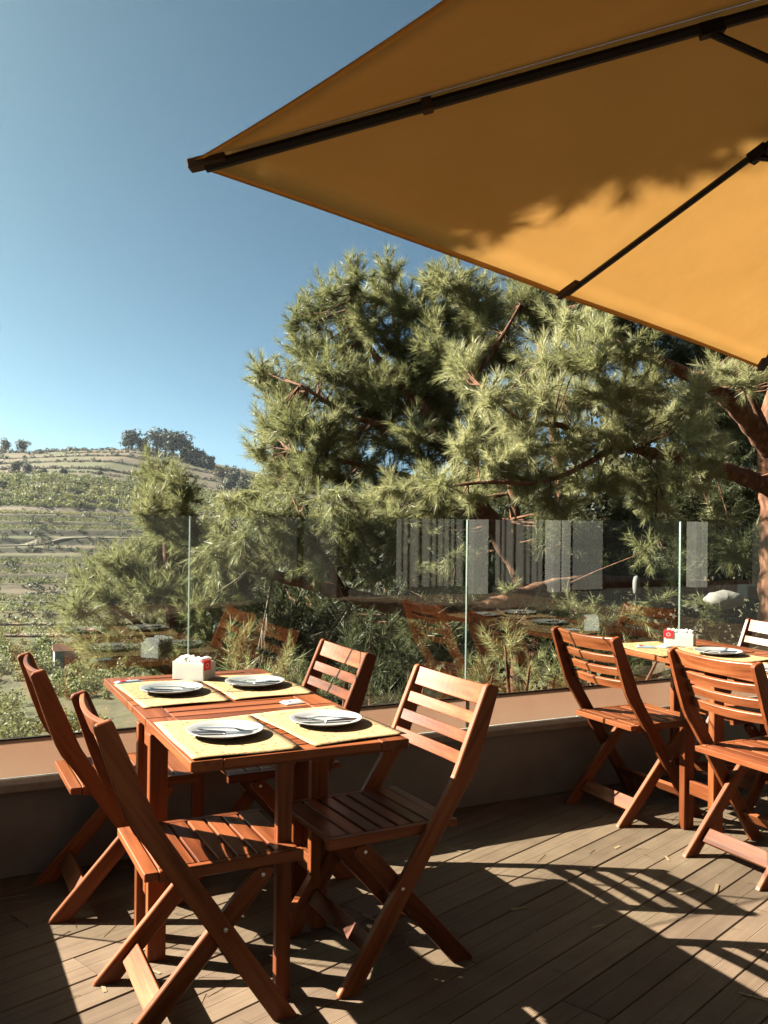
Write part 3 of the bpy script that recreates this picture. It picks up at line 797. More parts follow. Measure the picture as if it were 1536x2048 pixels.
def ground_z(x, y):
    x, y = np.asarray(x, float), np.asarray(y, float)
    tau = y - wob(x) * sstep(70, 110, y)
    zv = np.interp(terr(tau), TAU, ZV)
    zv = zv - 0.19 * np.clip(x + 92, 0, 120) * sstep(210, 340, y) - 0.02 * np.maximum(0, -x - 110) * sstep(210, 340, y)
    s = -0.8 * (x - 4) + 0.6 * (y - 9)
    zn = 0.12 - 0.42 * np.logaddexp(0, s * 0.9) / 0.9 + 0.05 * np.minimum(0, s) * -1
    n = x * WN.x + y * WN.y
    m = sstep(4.1, 6.4, n)
    zn = -1.35 * (1 - m) + np.minimum(zn, 3.0) * m
    z = np.logaddexp(zn * 0.8, zv * 0.8) / 0.8
    z = np.where(y < 70, np.where(n < 4.1, zn, z), z)
    return z + 0.05 * np.sin(x * 2.1) * np.sin(y * 1.7) * (n > 5)
def grid(name, xs, ys, mat, label):
    X, Y = np.meshgrid(xs, ys); Z = ground_z(X, Y)
    nx, ny = len(xs), len(ys)
    v = np.stack([X, Y, Z], -1).reshape(-1, 3)
    i, j = np.meshgrid(np.arange(nx - 1), np.arange(ny - 1)); a = (j * nx + i).ravel()
    q = np.stack([a, a + 1, a + nx + 1, a + nx], -1)
    me = bpy.data.meshes.new(name); me.vertices.add(len(v)); me.vertices.foreach_set('co', v.astype(np.float32).ravel())
    me.loops.add(q.size); me.loops.foreach_set('vertex_index', q.astype(np.int32).ravel())
    me.polygons.add(len(q)); me.polygons.foreach_set('loop_start', np.arange(0, q.size, 4, dtype=np.int32)); me.polygons.foreach_set('loop_total', np.full(len(q), 4, dtype=np.int32))
    me.update(calc_edges=True); me.materials.append(mat)
    me.polygons.foreach_set('use_smooth', np.ones(len(q), dtype=bool))
    return tag(obj(name, me), label, kind='structure')
grid('slope', np.concatenate([np.linspace(-420, -45, 40)[:-1], np.linspace(-45, 45, 150), np.linspace(45, 420, 40)[1:]]), np.concatenate([np.linspace(-45, -22, 8)[:-1], np.linspace(-22, 58, 134)]), LITTER, 'brown needle-strewn slope falling away below the terrace')
grid('hillside', np.concatenate([np.linspace(-420, -170, 60)[:-1], np.linspace(-170, 30, 170), np.linspace(30, 420, 70)[1:]]),
     np.concatenate([np.arange(57.9, 300, 0.75), np.arange(300, 560, 2.2)]), SOIL, 'terraced hillside with fields and vines across the valley')

def leaf_mass(name, c, rad, k, leaf, mat, parent=None, squash=0.85, seed=1):
    r = np.random.default_rng(seed); c = np.asarray(c, float); n = len(c)
    d = unit(r.normal(size=(n, k, 3))); rr = r.uniform(0.25, 1.0, (n, k, 1)) ** 0.5
    p = c[:, None] + d * rr * np.asarray(rad).reshape(n, 1, 1) * np.array([1, 1, squash])
    p = p.reshape(-1, 3); N = len(p)
    lf = leaf * r.uniform(0.6, 1.3, (N, 1)) * np.repeat(np.asarray(rad).reshape(-1) / np.mean(rad), k)[:, None] ** 0.5
    nrm = unit(d.reshape(-1, 3) * 0.7 + r.normal(size=(N, 3)) * 0.6 + np.array([0, 0, 0.35]))
    u = unit(np.cross(nrm, r.normal(size=(N, 3)))); w = np.cross(nrm, u)
    q = np.stack([p - u * lf - w * lf * .6, p + u * lf - w * lf * .45, p + u * lf * .7 + w * lf * .6, p - u * lf * .8 + w * lf * .55], 1)
    return soup(name, q.reshape(-1, 3), 4, mat, parent)
# vines on the terraces
vc = []
for lev in range(12, 26):
    for fr_ in (0.10, 0.42):
        tau = (lev + fr_) * 9.5
        if 194 < tau < 216 or lev in (13,) and fr_ > .3: continue
        xs = np.arange(-135, 5, 0.95) + rng.uniform(-.15, .15)
        keep = (np.sin(xs * .05 + tau * .21) + np.sin(xs * .017 - tau * .13)) > -1.1
        xs = xs[keep] + rng.uniform(-.2, .2, keep.sum()); ys = tau + wob(xs) + rng.uniform(-.15, .15, len(xs))
        sel = (xs > -0.52 * ys - 6) & (xs < -0.10 * ys)
        for x, y, z in zip(xs[sel], ys[sel], ground_z(xs[sel], ys[sel])): vc.append((x, y, z + 0.55))
vc = np.array(vc)
tag(leaf_mass('vines', vc, rng.uniform(.5, .85, len(vc)), 40, 0.125, VINE, seed=3), 'rows of yellow-green vines on the hill terraces', 'vines', kind='stuff')
# scrub: thicket band, near scrub, terrace banks
def scatter(n, y0, y1, r0_, r1_, seed, dens=None, x0=-0.55, x1=-0.03):
    r = np.random.default_rng(seed); tau = r.uniform(y0, y1, n); x = r.uniform(x0, x1, n) * tau - 3
    y = tau + wob(x) * sstep(70, 110, tau); rad = r.uniform(r0_, r1_, n) * r.uniform(.7, 1.2, n)
    if dens is not None:
        k = dens(x, y); x, y, rad = x[k], y[k], rad[k]
    return np.stack([x, y, ground_z(x, y) + rad * .45], -1), rad
c1, ra1 = scatter(1500, 247, 286, 0.9, 2.0, 11)
tag(leaf_mass('thicket', c1, ra1, 80, 0.20, SCRUB, seed=4), 'band of yellow-green thicket across the upper hillside', 'thicket', kind='stuff')
c2, ra2 = scatter(1500, 44, 117, 0.45, 1.15, 12, lambda x, y: np.sin(x * .35) * np.sin(y * .29) + np.sin(x * .12 + y * .2) > -0.6, -0.50, 0.02)
tag(leaf_mass('scrub', c2, ra2, 150, 0.10, SCRUB, seed=5), 'pale green scrub covering the valley floor below the terrace', 'scrub', kind='stuff')
c3, ra3 = [], []
for t in np.arange(114, 262, 9.5):
    base = math.floor(t / 9.5) * 9.5 + 8.2
    xs = rng.uniform(-0.52, 0.0, 34) * base; ys = base + wob(xs) + rng.uniform(-1.0, 1.0, 34)
    rr = rng.uniform(.25, .75, 34)
    c3 += list(np.stack([xs, ys, ground_z(xs, ys) + rr * .4], -1)); ra3 += list(rr)
tag(leaf_mass('bank_weeds', c3, np.array(ra3), 34, 0.13, FAR, seed=6), 'weeds and low bushes along the terrace banks', 'weeds', kind='stuff')
c4, ra4 = scatter(1500, 296, 372, 0.5, 1.3, 13, lambda x, y: np.abs(((y - wob(x)) / 17.0) % 1 - .93) < .09)
tag(leaf_mass('field_hedges', c4, ra4, 30, 0.24, FAR, seed=8), 'thin dark hedges between the fields near the hilltop', 'hedges', kind='stuff')
c5, ra5 = [], []
for t0, a, b_ in ((296, -160, -20), (305, -160, -60), (321, -160, -62), (337, -165, -50), (350, -120, -70)):
    xs = np.arange(a, b_, .9); xs = xs + rng.uniform(-.3, .3, len(xs)); rr = rng.uniform(.35, .8, len(xs)); ys = t0 + wob(xs) + rng.uniform(-.5, .5, len(xs))
    c5 += list(np.stack([xs, ys, ground_z(xs, ys) + rr * .3], -1)); ra5 += list(rr)
xs = np.arange(-200, -70, .8); rr = rng.uniform(.7, 1.7, len(xs)) * (0.6 + 0.5 * np.abs(np.sin(xs * .11))); ys = 369 + rng.uniform(-3, 3, len(xs))
tag(leaf_mass('field_edges', c5, np.array(ra5), 40, 0.15, FAR, seed=15), 'dark hedge lines between the fields below the hilltop', 'hedges', kind='stuff')
tag(leaf_mass('skyline_scrub', np.stack([xs, ys, ground_z(xs, ys) + rr * .5], -1), rr, 60, 0.26, PALE, seed=16), 'pale scrub along the left skyline', 'scrub', kind='stuff')
c6, ra6 = scatter(130, 122, 246, 0.7, 1.7, 17, None, -0.5, -0.12)
tag(leaf_mass('dark_bushes', c6, ra6, 90, 0.17, FAR, seed=18), 'dark bushes dotted over the terraces', 'bushes', kind='stuff')
# dirt tracks
def track(name, pts, w, label):
    P = smooth_path([(x, t, 0) for x, t in pts], 14); vs, fs = [], []
    for i, p in enumerate(P):
        x, y = p[0], p[1] + wob(p[0])
        q = P[min(i + 1, len(P) - 1)] - P[max(i - 1, 0)]; q = q / np.linalg.norm(q); nx, ny = -q[1], q[0]
        for s_ in (-1, 1): vs.append((x + nx * w * s_, y + ny * w * s_, float(ground_z(x + nx * w * s_, y + ny * w * s_)) + 0.22))
        vs += [(vs[-2][0], vs[-2][1], vs[-2][2] - .6), (vs[-2][0], vs[-2][1], vs[-2][2] - .6)]
        if i: a = 4 * (i - 1); b_ = 4 * i; fs += [(a, a + 1, b_ + 1, b_), (a, b_, b_ + 2, a + 2), (a + 1, a + 3, b_ + 3, b_ + 1)]
    return tag(obj(name, mesh_from(vs, fs, TRACK)), label, kind='structure')
track('track', [(-75, 113.2), (-60, 114), (-45, 115.5), (-30, 117), (-10, 117)], 1.15, 'pale dirt track across the foot of the hill')
track('track', [(-150, 247), (-110, 245.2), (-80, 245), (-50, 246), (-10, 247)], 1.2, 'dirt road below the thicket')
track('track', [(-120, 197), (-95, 199), (-82, 203), (-72, 209), (-62, 210), (-45, 209)], 1.0, 'winding pale track through the brown field')
track('track', [(-70, 123.5), (-55, 124), (-40, 126), (-20, 127)], 0.7, 'narrow dirt path on the lowest terrace')

# trees on the hill
def far_tree(px, d, h_px, w_px, mat, label, group, lean=0.0):
    P = at(px, 1000, d); x, y = P.x, d; z = float(ground_z(x, y)); sc_ = d / F_PX
    h, w = h_px * sc_, w_px * sc_
    root = empty('hill_tree', (x, y, z - 0.3)); tag(root, label, 'tree', group)
    tube('trunk', root, [(0, 0, 0), (lean * .2, 0, h * .35), (lean * .5, 0, h * .75)], [w * .05, w * .04, w * .015], BARK, 6)
    r = np.random.default_rng(int(px * 7 + d)); n = 22
    cc = unit(r.normal(size=(n, 3))) * r.uniform(.25, .9, (n, 1)) * np.array([w * .42, w * .42, h * .38]) + np.array([lean * .5, 0, h * .54])
    leaf_mass('crown', cc, r.uniform(.18, .32, n) * min(w, h), 60, w * .04, mat, root, 0.8, int(px))
G = 'trees along the hilltop'
for a in [(330, 356, 52, 44, FAR, 'tree at the back of the hilltop clump, left of its peak'), (362, 354, 54, 46, FAR, 'tree at the back of the hilltop clump, right of its peak'), (396, 350, 34, 44, FAR, 'shorter tree on the right slope of the hilltop clump'), (284, 356, 30, 34, FAR, 'small tree between the open-crowned one and the hilltop clump'), (262, 352, 46, 50, FAR, 'open-crowned tree just left of the big hilltop clump'), (312, 352, 58, 46, FAR, 'left tree of the big dark clump crowning the hill'),
          (345, 350, 60, 60, FAR, 'tallest tree in the dark clump crowning the hill'), (380, 348, 44, 50, FAR, 'right tree of the dark clump crowning the hill'),
          (415, 345, 30, 50, FAR, 'low tree at the right foot of the hilltop clump'),
          (45, 372, 34, 30, PALE, 'pale tree standing alone on the left skyline'), (8, 372, 34, 30, PALE, 'faint pale tree at the left edge of the skyline')]:
    far_tree(*a, G)
for i, (px, d, h, w) in enumerate([(445, 322, 34, 44), (470, 318, 38, 40), (497, 314, 36, 40), (522, 310, 34, 40), (455, 300, 30, 40), (485, 298, 30, 36), (515, 296, 30, 36), (545, 305, 36, 44), (575, 300, 36, 44)]):
    far_tree(px, d, h, w, FAR if i % 3 else PALE, '%s tree in the copse on the right shoulder of the hill, %s row' % (('leftmost', 'second', 'third', 'fourth', 'leftmost', 'second', 'third', 'fifth', 'rightmost')[i], 'lower' if 4 <= i < 7 else 'upper'), 'copse on the right shoulder of the hill')
for a in [(32, 290, 30, 30, FAR, 'dark round tree at the left edge above the thicket'), (55, 288, 24, 24, FAR, 'dark tree right of the round one above the thicket'), (86, 284, 14, 26, FAR, 'low dark bush tree above the thicket'),
          (125, 282, 14, 26, FAR, 'small dark bush above the middle of the thicket'), (6, 262, 18, 30, FAR, 'dark tree inside the thicket at the left edge'), (200, 284, 14, 14, FAR, 'small dark cone-shaped tree on the purple field')]:
    far_tree(*a, 'dark trees above the thicket')
# utility pole, hut
P = at(243, 1000, 247); up = empty('utility_pole', (P.x, 247, float(ground_z(P.x, 247)) - .3)); tag(up, 'thin utility pole by the road below the thicket', 'pole')
tube('post', up, [(0, 0, 0), (0, 0, 5.6)], [0.13, 0.09], TWIG, 6); tube('crossarm', up, [(-.7, 0, 5.2), (.7, 0, 5.2)], 0.06, TWIG, 6)
P = at(128, 1300, 92); hz = float(ground_z(P.x, 92)); hut = empty('hut', (P.x, 92, hz - .2), R(25)); tag(hut, 'small white hut with a tiled roof in the scrub', 'hut')
obj('wall', board_mesh(1.9, 1.7, 1.9, WHITEW, .02), hut, loc=(0, 0, .95)); obj('door', board_mesh(.7, .05, 1.3, DARKG, .01), hut, loc=(.2, -.86, .66))
vs = [(-1.1, -1.0, 1.88), (1.1, -1.0, 1.88), (1.1, 1.0, 1.88), (-1.1, 1.0, 1.88), (-1.1, 0, 2.5), (1.1, 0, 2.5)]
obj('roof', mesh_from(vs, [(0, 1, 5, 4), (2, 3, 4, 5), (0, 4, 3), (1, 2, 5), (3, 2, 1, 0)], ROOFT), hut)

# ---------------------------------------------------------------- pines beyond the glass
def needle_soup(pos, dirs, size, n, wid, seed, droop=0.18):
    r = np.random.default_rng(seed); m_ = len(pos); pos = np.asarray(pos); dirs = unit(np.asarray(dirs)); size = np.asarray(size).reshape(-1, 1, 1)
    t = r.uniform(0, 1, (m_, n, 1))
    a = unit(np.cross(dirs, r.normal(size=(m_, 3)))); b_ = np.cross(dirs, a)
    ph = r.uniform(0, 2 * np.pi, (m_, n, 1)); rad = a[:, None] * np.cos(ph) + b_[:, None] * np.sin(ph)
    ang = np.radians(58 - 34 * t + r.normal(0, 11, t.shape))
    nd = dirs[:, None] * np.cos(ang) + rad * np.sin(ang)
    base = pos[:, None] + dirs[:, None] * (t - 0.65) * size * 1.45
    ln = size * 0.60 * r.uniform(0.65, 1.15, t.shape)
    nd = unit(nd + np.array([0, 0, -droop]) * r.uniform(.3, 1.2, t.shape))
    tip = base + nd * ln
    sd = unit(np.cross(nd, r.normal(size=nd.shape))) * wid
    q = np.stack([base - sd, base + sd, tip], 2)
    return q.reshape(-1, 3)
def blob_tufts(blobs, depth, seed, dens=1.0, spread=0.9, up=0.55, size=0.20):
    """blobs: photograph pixels cx, cy, rx, ry (, depth offset) -> tufts filling rounded masses round those places"""
    r = np.random.default_rng(seed); P, D, S = [], [], []
    for bl in blobs:
        d = depth + (bl[4] if len(bl) > 4 else r.uniform(-spread, spread))
        c = np.array(at(bl[0], bl[1], d)); rx, rz = 1.08 * bl[2] * d / F_PX, 1.08 * bl[3] * d / F_PX; ry = (rx + rz) * 0.55
        n = max(6, int(dens * 44 * (rx * rz + rx * ry + ry * rz) / (3 * 0.11)))
        dv = unit(r.normal(size=(n, 3))); q = r.uniform(0.18, 1.0, (n, 1)) ** 0.55
        p = dv * q * np.array([rx, ry, rz])
        dd = unit(dv * 0.85 + np.array([0, 0, up]) + r.normal(size=(n, 3)) * 0.32)
        P.append(c + p); D.append(dd); S.append(size * r.uniform(.60, 1.25, n))
    return np.concatenate(P), np.concatenate(D), np.concatenate(S)
def px_path(pts):
    """photograph pixels with distance and radius -> smooth path"""
    return smooth_path([(*at(a, b_, d), r) for a, b_, d, r in pts], 6)
def limb(name, parent, pts, mat=None, n=9):
    P = px_path(pts); return tube(name, parent, [tuple(p[:3]) for p in P], [max(.004, p[3] * (1 + .08 * math.sin(i * 1.9))) for i, p in enumerate(P)], mat or BARK, n), P
def under(root, o):
    o.location = Vector(o.location) - root.location; return o
def twigs(name, parent, nodes, tufts, dirs, seed, frac=0.5, r0_=0.012, mat=None):
    """thin branches from the nearest limb node out to the tufts"""
    r = np.random.default_rng(seed); V, Fc = [], []; nodes = np.asarray(nodes)
    sel = np.nonzero(r.uniform(size=len(tufts)) < frac)[0]
    for i in sel:
        p = tufts[i] - dirs[i] * 0.08; k = np.argmin(((nodes - p) ** 2).sum(1) + r.uniform(0, .05, len(nodes))); q = nodes[k]
        L = np.linalg.norm(p - q)
        if L < .05 or L > 2.2: continue
        mid = (p + q) / 2 + r.normal(size=3) * .06 * L + np.array([0, 0, -.05 * L])
        vs, fs = tube_data([q, mid, p], [r0_ * min(1, .5 + L * .5), r0_ * .6, r0_ * .35], 4, False)
        o = len(V); V += vs; Fc += [tuple(x + o for x in f) for f in fs]
    if V: tag(under(parent, obj(name, mesh_from(V, Fc, mat or BARK, smooth=True), parent)), kind='stuff')

# the pine that leans left of centre
A = empty('pine_tree', at(1075, 1230, 12.6)); A.location.z = float(ground_z(A.location.x, A.location.y)) - .1
tag(A, 'large pine left of centre with rounded crown against the sky', 'tree', 'pine trees beyond the glass')
nodesA = []
for pts in ([(1085, 1330, 12.6, .20), (1060, 1180, 12.6, .17), (1000, 1070, 12.4, .15), (950, 1000, 12.2, .125), (900, 900, 12.0, .105), (850, 820, 12.0, .085), (800, 765, 12, .06), (735, 690, 12, .045), (705, 600, 12, .03), (700, 540, 12, .012)],
            [(950, 1000, 12.2, .08), (945, 880, 12.0, .07), (938, 760, 12, .055), (930, 640, 12, .04), (915, 560, 12, .02)],
            [(900, 900, 12.0, .07), (800, 860, 11.8, .05), (700, 830, 11.6, .035), (600, 770, 11.4, .02)],
            [(850, 830, 12.0, .05), (800, 700, 12.2, .035), (775, 560, 12.2, .012)],
            [(960, 1010, 12.2, .06), (840, 960, 11.8, .04), (720, 930, 11.5, .03), (580, 900, 11.3, .015)],
            [(940, 760, 12, .04), (1000, 680, 12.2, .03), (1040, 610, 12.3, .015)]):
    o, P = limb('trunk' if not nodesA else 'limb', A, pts); under(A, o); nodesA += [p[:3] for p in P]
blA = [(560, 765, 52, 42), (545, 860, 42, 40), (615, 700, 50, 42), (640, 622, 46, 40), (706, 555, 24, 40, 0.), (776, 538, 24, 30, 0.2), (705, 620, 44, 36), (740, 650, 44, 36), (815, 608, 48, 46), (900, 560, 44, 44), (950, 600, 44, 50),
       (660, 745, 52, 40), (730, 735, 44, 34), (800, 690, 48, 38), (590, 850, 50, 42), (555, 925, 42, 36), (650, 850, 52, 34), (735, 820, 44, 28), (870, 690, 44, 52), (965, 700, 40, 58), (1040, 610, 40, 46), (900, 640, 40, 40),
       (625, 935, 54, 34), (720, 915, 50, 26), (800, 890, 40, 26), (690, 690, 40, 30), (600, 800, 40, 34), (880, 800, 34, 34), (520, 740, 18, 20), (520, 900, 22, 22), (590, 640, 16, 24), (860, 560, 26, 30), (1010, 690, 34, 50), (1080, 640, 40, 40, .6), (760, 775, 46, 34), (835, 745, 40, 36), (905, 880, 40, 40), (850, 910, 44, 34), (770, 950, 44, 26), (680, 795, 46, 34), (570, 830, 36, 30), (720, 665, 40, 30), (860, 630, 36, 36), (640, 880, 50, 34), (690, 950, 50, 30), (600, 960, 50, 30), (540, 970, 34, 26), (960, 830, 40, 50), (900, 760, 40, 40), (960, 640, 40, 46), (830, 860, 36, 30), (660, 580, 26, 26), (760, 590, 36, 30), (820, 800, 50, 44, 1.0), (880, 850, 50, 44, 1.0), (900, 780, 44, 44, 1.0), (850, 740, 44, 36, 1.0), (760, 850, 44, 36, .8), (940, 720, 44, 50, 1.0), (800, 760, 40, 34, .8), (730, 780, 40, 34, .8), (700, 870, 44, 30, .8)]
pA, dA, sA = blob_tufts(blA, 12.0, 21, 1.2, 0.9, 0.6, 0.235)
tag(under(A, soup('needles', needle_soup(pA, dA, sA, 120, 0.0034, 22), 3, NEEDLE, A)), kind='stuff')
o = len(nodesA); twigs('branchlets', A, nodesA, pA, dA, 23, 0.14)

# the near pine at the right with the sunlit crown and the long low limb
B = empty('pine_tree', at(1565, 1240, 10.5)); B.location.z = float(ground_z(B.location.x, B.location.y)) - .1
tag(B, 'near pine at the right edge with red bark, bright needles and a long low limb', 'tree', 'pine trees beyond the glass')
nodesB = []
for pts in ([(1572, 1330, 10.5, .30), (1562, 1200, 10.5, .25), (1556, 1080, 10.5, .20), (1552, 980, 10.5, .185), (1545, 880, 10.4, .165), (1560, 760, 10.5, .12), (1590, 600, 10.6, .08)],
            [(1545, 905, 10.4, .13), (1512, 862, 10.2, .115), (1470, 812, 10.0, .10), (1425, 775, 9.8, .085), (1360, 742, 9.6, .065), (1280, 700, 9.3, .045), (1200, 660, 9.1, .025)],
            [(1552, 980, 10.4, .115), (1500, 958, 10.1, .10), (1440, 938, 9.8, .085), (1350, 915, 9.5, .065), (1240, 890, 9.2, .045), (1120, 850, 9.0, .03)],
            [(1550, 900, 10.4, .05), (1510, 810, 10.2, .04), (1490, 770, 10.2, .03), (1470, 720, 10.2, .015)],
            [(1562, 1170, 10.9, .10), (1420, 1175, 12.2, .09), (1300, 1170, 12.0, .09), (1200, 1165, 11.0, .09), (1110, 1176, 9.8, .10), (1040, 1196, 9.3, .10), (960, 1222, 9.2, .10), (850, 1222, 9.1, .09), (760, 1207, 9.1, .082), (690, 1189, 9.1, .075), (620, 1168, 9.2, .066), (555, 1152, 9.3, .055), (500, 1120, 9.4, .04), (440, 1060, 9.5, .02)],
            [(965, 1220, 9.2, .085), (952, 1255, 9.1, .075), (968, 1290, 9.0, .06), (990, 1318, 9.0, .045)],
            [(1120, 850, 9.0, .03), (1040, 840, 8.9, .022), (960, 770, 8.9, .012)],
            [(1240, 890, 9.2, .03), (1100, 960, 8.9, .025), (960, 965, 8.8, .018), (820, 985, 8.8, .01)],
            [(690, 1189, 9.1, .04), (640, 1100, 9.1, .03), (600, 1030, 9.1, .018)],
            [(850, 1222, 9.1, .03), (800, 1130, 9.0, .022), (740, 1060, 9.0, .012)]):
    o, P = limb('trunk' if not nodesB else 'limb', B, pts); under(B, o); nodesB += [p[:3] for p in P]
blB = [(1150, 645, 48, 36), (1205, 660, 36, 28), (1095, 720, 44, 42), (1170, 720, 54, 46), (1250, 700, 46, 40), (1145, 800, 60, 50), (1230, 780, 56, 48), (1290, 780, 50, 44), (1080, 800, 40, 40), (1230, 860, 60, 44), (1140, 885, 56, 44), (1330, 850, 50, 46), (1385, 880, 46, 50),
       (1030, 850, 46, 44), (935, 745, 34, 46), (915, 720, 26, 26), (985, 790, 34, 40), (1000, 930, 52, 40), (1070, 960, 52, 38), (1060, 890, 46, 40), (1180, 960, 58, 36), (1280, 950, 56, 38), (1360, 950, 48, 38), (880, 965, 48, 26), (800, 975, 44, 22), (940, 985, 40, 26), (870, 1010, 34, 26), (930, 880, 30, 40),
       (1500, 760, 40, 24), (1440, 740, 34, 26), (1390, 800, 36, 30), (1420, 930, 30, 40), (1640, 700, 90, 80), (1700, 850, 80, 80), (1310, 1000, 40, 24), (1120, 1010, 46, 22), (1590, 640, 70, 50)]
pB, dB, sB = blob_tufts(blB, 9.0, 31, 1.35, 0.55, 0.35, 0.215)
blC = [(520, 1000, 36, 26), (590, 1005, 44, 32), (665, 1035, 50, 34), (740, 1060, 52, 36), (620, 1080, 50, 40), (555, 1060, 40, 36), (700, 1110, 54, 40), (790, 1100, 50, 40), (850, 1080, 46, 36), (640, 1140, 40, 24), (760, 1150, 46, 26), (850, 1150, 40, 26), (590, 1120, 36, 26), (900, 1120, 30, 26), (480, 1010, 26, 22), (880, 1180, 26, 18),
       (455, 1010, 26, 26), (440, 1055, 34, 40), (430, 1110, 36, 40), (480, 1080, 30, 40), (500, 1130, 26, 26), (540, 1110, 40, 40), (580, 1060, 50, 40), (640, 1060, 50, 40), (700, 1060, 50, 34), (820, 1050, 44, 34), (780, 1040, 44, 30), (520, 1040, 40, 36), (660, 1000, 50, 28), (740, 1000, 50, 26)]
pC, dC, sC = blob_tufts(blC, 9.2, 33, 1.1, 0.45, -0.25, 0.20)
blE = [(1070, 1225, 34, 22), (1150, 1215, 44, 26), (1200, 1240, 34, 22), (1270, 1235, 30, 26), (1310, 1200, 24, 22), (1420, 1225, 36, 20), (1350, 1150, 26, 26), (1290, 1100, 30, 30), (1400, 1080, 40, 34), (1470, 1110, 40, 34), (1350, 1060, 40, 30), (1440, 1040, 36, 30), (1020, 1180, 26, 16)]
pE, dE, sE = blob_tufts(blE, 9.3, 35, 0.8, 0.5, 0.1, 0.19)
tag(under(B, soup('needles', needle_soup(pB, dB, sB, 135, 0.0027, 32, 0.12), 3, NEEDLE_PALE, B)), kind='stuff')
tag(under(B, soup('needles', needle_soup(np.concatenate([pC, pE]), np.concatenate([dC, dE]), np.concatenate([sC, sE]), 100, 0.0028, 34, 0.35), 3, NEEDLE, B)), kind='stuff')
twigs('branchlets', B, nodesB, np.concatenate([pB, pC, pE]), np.concatenate([dB, dC, dE]), 36, 0.12)
# pale dead twigs hanging from the low limb
V, Fc = [], []
r = np.random.default_rng(44); low = [p for p in nodesB if -1.6 < p[0] < 2.4 and p[2] < 0.75 and p[1] < 9.6]
for i in range(46):
    q = np.array(low[r.integers(len(low))]); d = unit(np.array([r.normal(-.2, .6), r.normal(-.2, .4), r.normal(-.45, .5)])); L = r.uniform(.25, .95)
    pts = [q, q + d * L * .5 + r.normal(size=3) * .04, q + d * L + np.array([0, 0, -.12 * L]) + r.normal(size=3) * .05]
    vs, fs = tube_data(pts, [.013, .009, .004], 5, False); o = len(V); V += vs; Fc += [tuple(x + o for x in f) for f in fs]
    for j in range(3):
        e = pts[1] + (pts[2] - pts[1]) * r.uniform(0, .9); d2 = unit(d + r.normal(size=3) * .8)
        vs, fs = tube_data([e, e + d2 * L * .3], [.006, .003], 4, False); o = len(V); V += vs; Fc += [tuple(x + o for x in f) for f in fs]
tag(under(B, obj('dead_twigs', mesh_from(V, Fc, TWIG, smooth=True), B)), kind='stuff')

# the small pine at the left in front of the hill
D_ = empty('pine_tree', at(330, 1400, 10.6)); D_.location.z = float(ground_z(D_.location.x, D_.location.y)) - .1
tag(D_, 'small bushy pine at the left in front of the vineyard hill', 'tree', 'pine trees beyond the glass')
nodesD = []
zb = float(D_.location.z)
P0 = at(345, 1400, 10.6)
for pts in ([(350, 1900, 10.6, .13), (345, 1400, 10.6, .10), (345, 1250, 10.6, .08), (335, 1100, 10.6, .055), (325, 1000, 10.6, .03), (315, 930, 10.6, .012)],
            [(345, 1330, 10.6, .05), (280, 1250, 10.4, .035), (190, 1190, 10.2, .015)], [(345, 1280, 10.6, .05), (420, 1180, 10.5, .03), (440, 1090, 10.4, .015)],
            [(345, 1350, 10.6, .04), (270, 1310, 10.3, .025), (190, 1260, 10.2, .012)], [(340, 1180, 10.6, .04), (280, 1130, 10.5, .02), (220, 1110, 10.4, .01)]):
    o, P = limb('trunk' if not nodesD else 'limb', D_, pts); under(D_, o); nodesD += [p[:3] for p in P]
blD = [(306, 945, 26, 34), (345, 955, 24, 30), (325, 990, 36, 36), (365, 985, 24, 34), (310, 1040, 36, 30), (350, 1060, 40, 34), (395, 1070, 30, 34), (235, 1120, 42, 32), (185, 1160, 44, 38), (160, 1210, 36, 34), (280, 1120, 40, 38), (330, 1130, 42, 40), (380, 1140, 40, 40), (220, 1190, 46, 36), (290, 1190, 44, 36), (360, 1210, 42, 36), (180, 1255, 44, 34), (250, 1250, 46, 34),
       (320, 1260, 44, 32), (390, 1230, 36, 36), (430, 1190, 34, 36), (230, 1300, 44, 30), (300, 1310, 44, 28), (370, 1300, 40, 30), (425, 1270, 34, 32), (470, 1240, 30, 34), (450, 1310, 32, 26), (180, 1300, 30, 24), (330, 1090, 40, 40), (270, 1160, 44, 40), (400, 1180, 44, 44), (440, 1130, 36, 44), (340, 1180, 44, 40), (300, 1010, 30, 40), (350, 1020, 34, 40), (410, 1110, 36, 40)]
pD, dD, sD = blob_tufts(blD, 10.4, 51, 1.2, 0.7, 0.6, 0.215)
tag(under(D_, soup('needles', needle_soup(pD, dD, sD, 115, 0.0031, 52), 3, NEEDLE, D_)), kind='stuff')
twigs('branchlets', D_, nodesD, pD, dD, 53, 0.14)

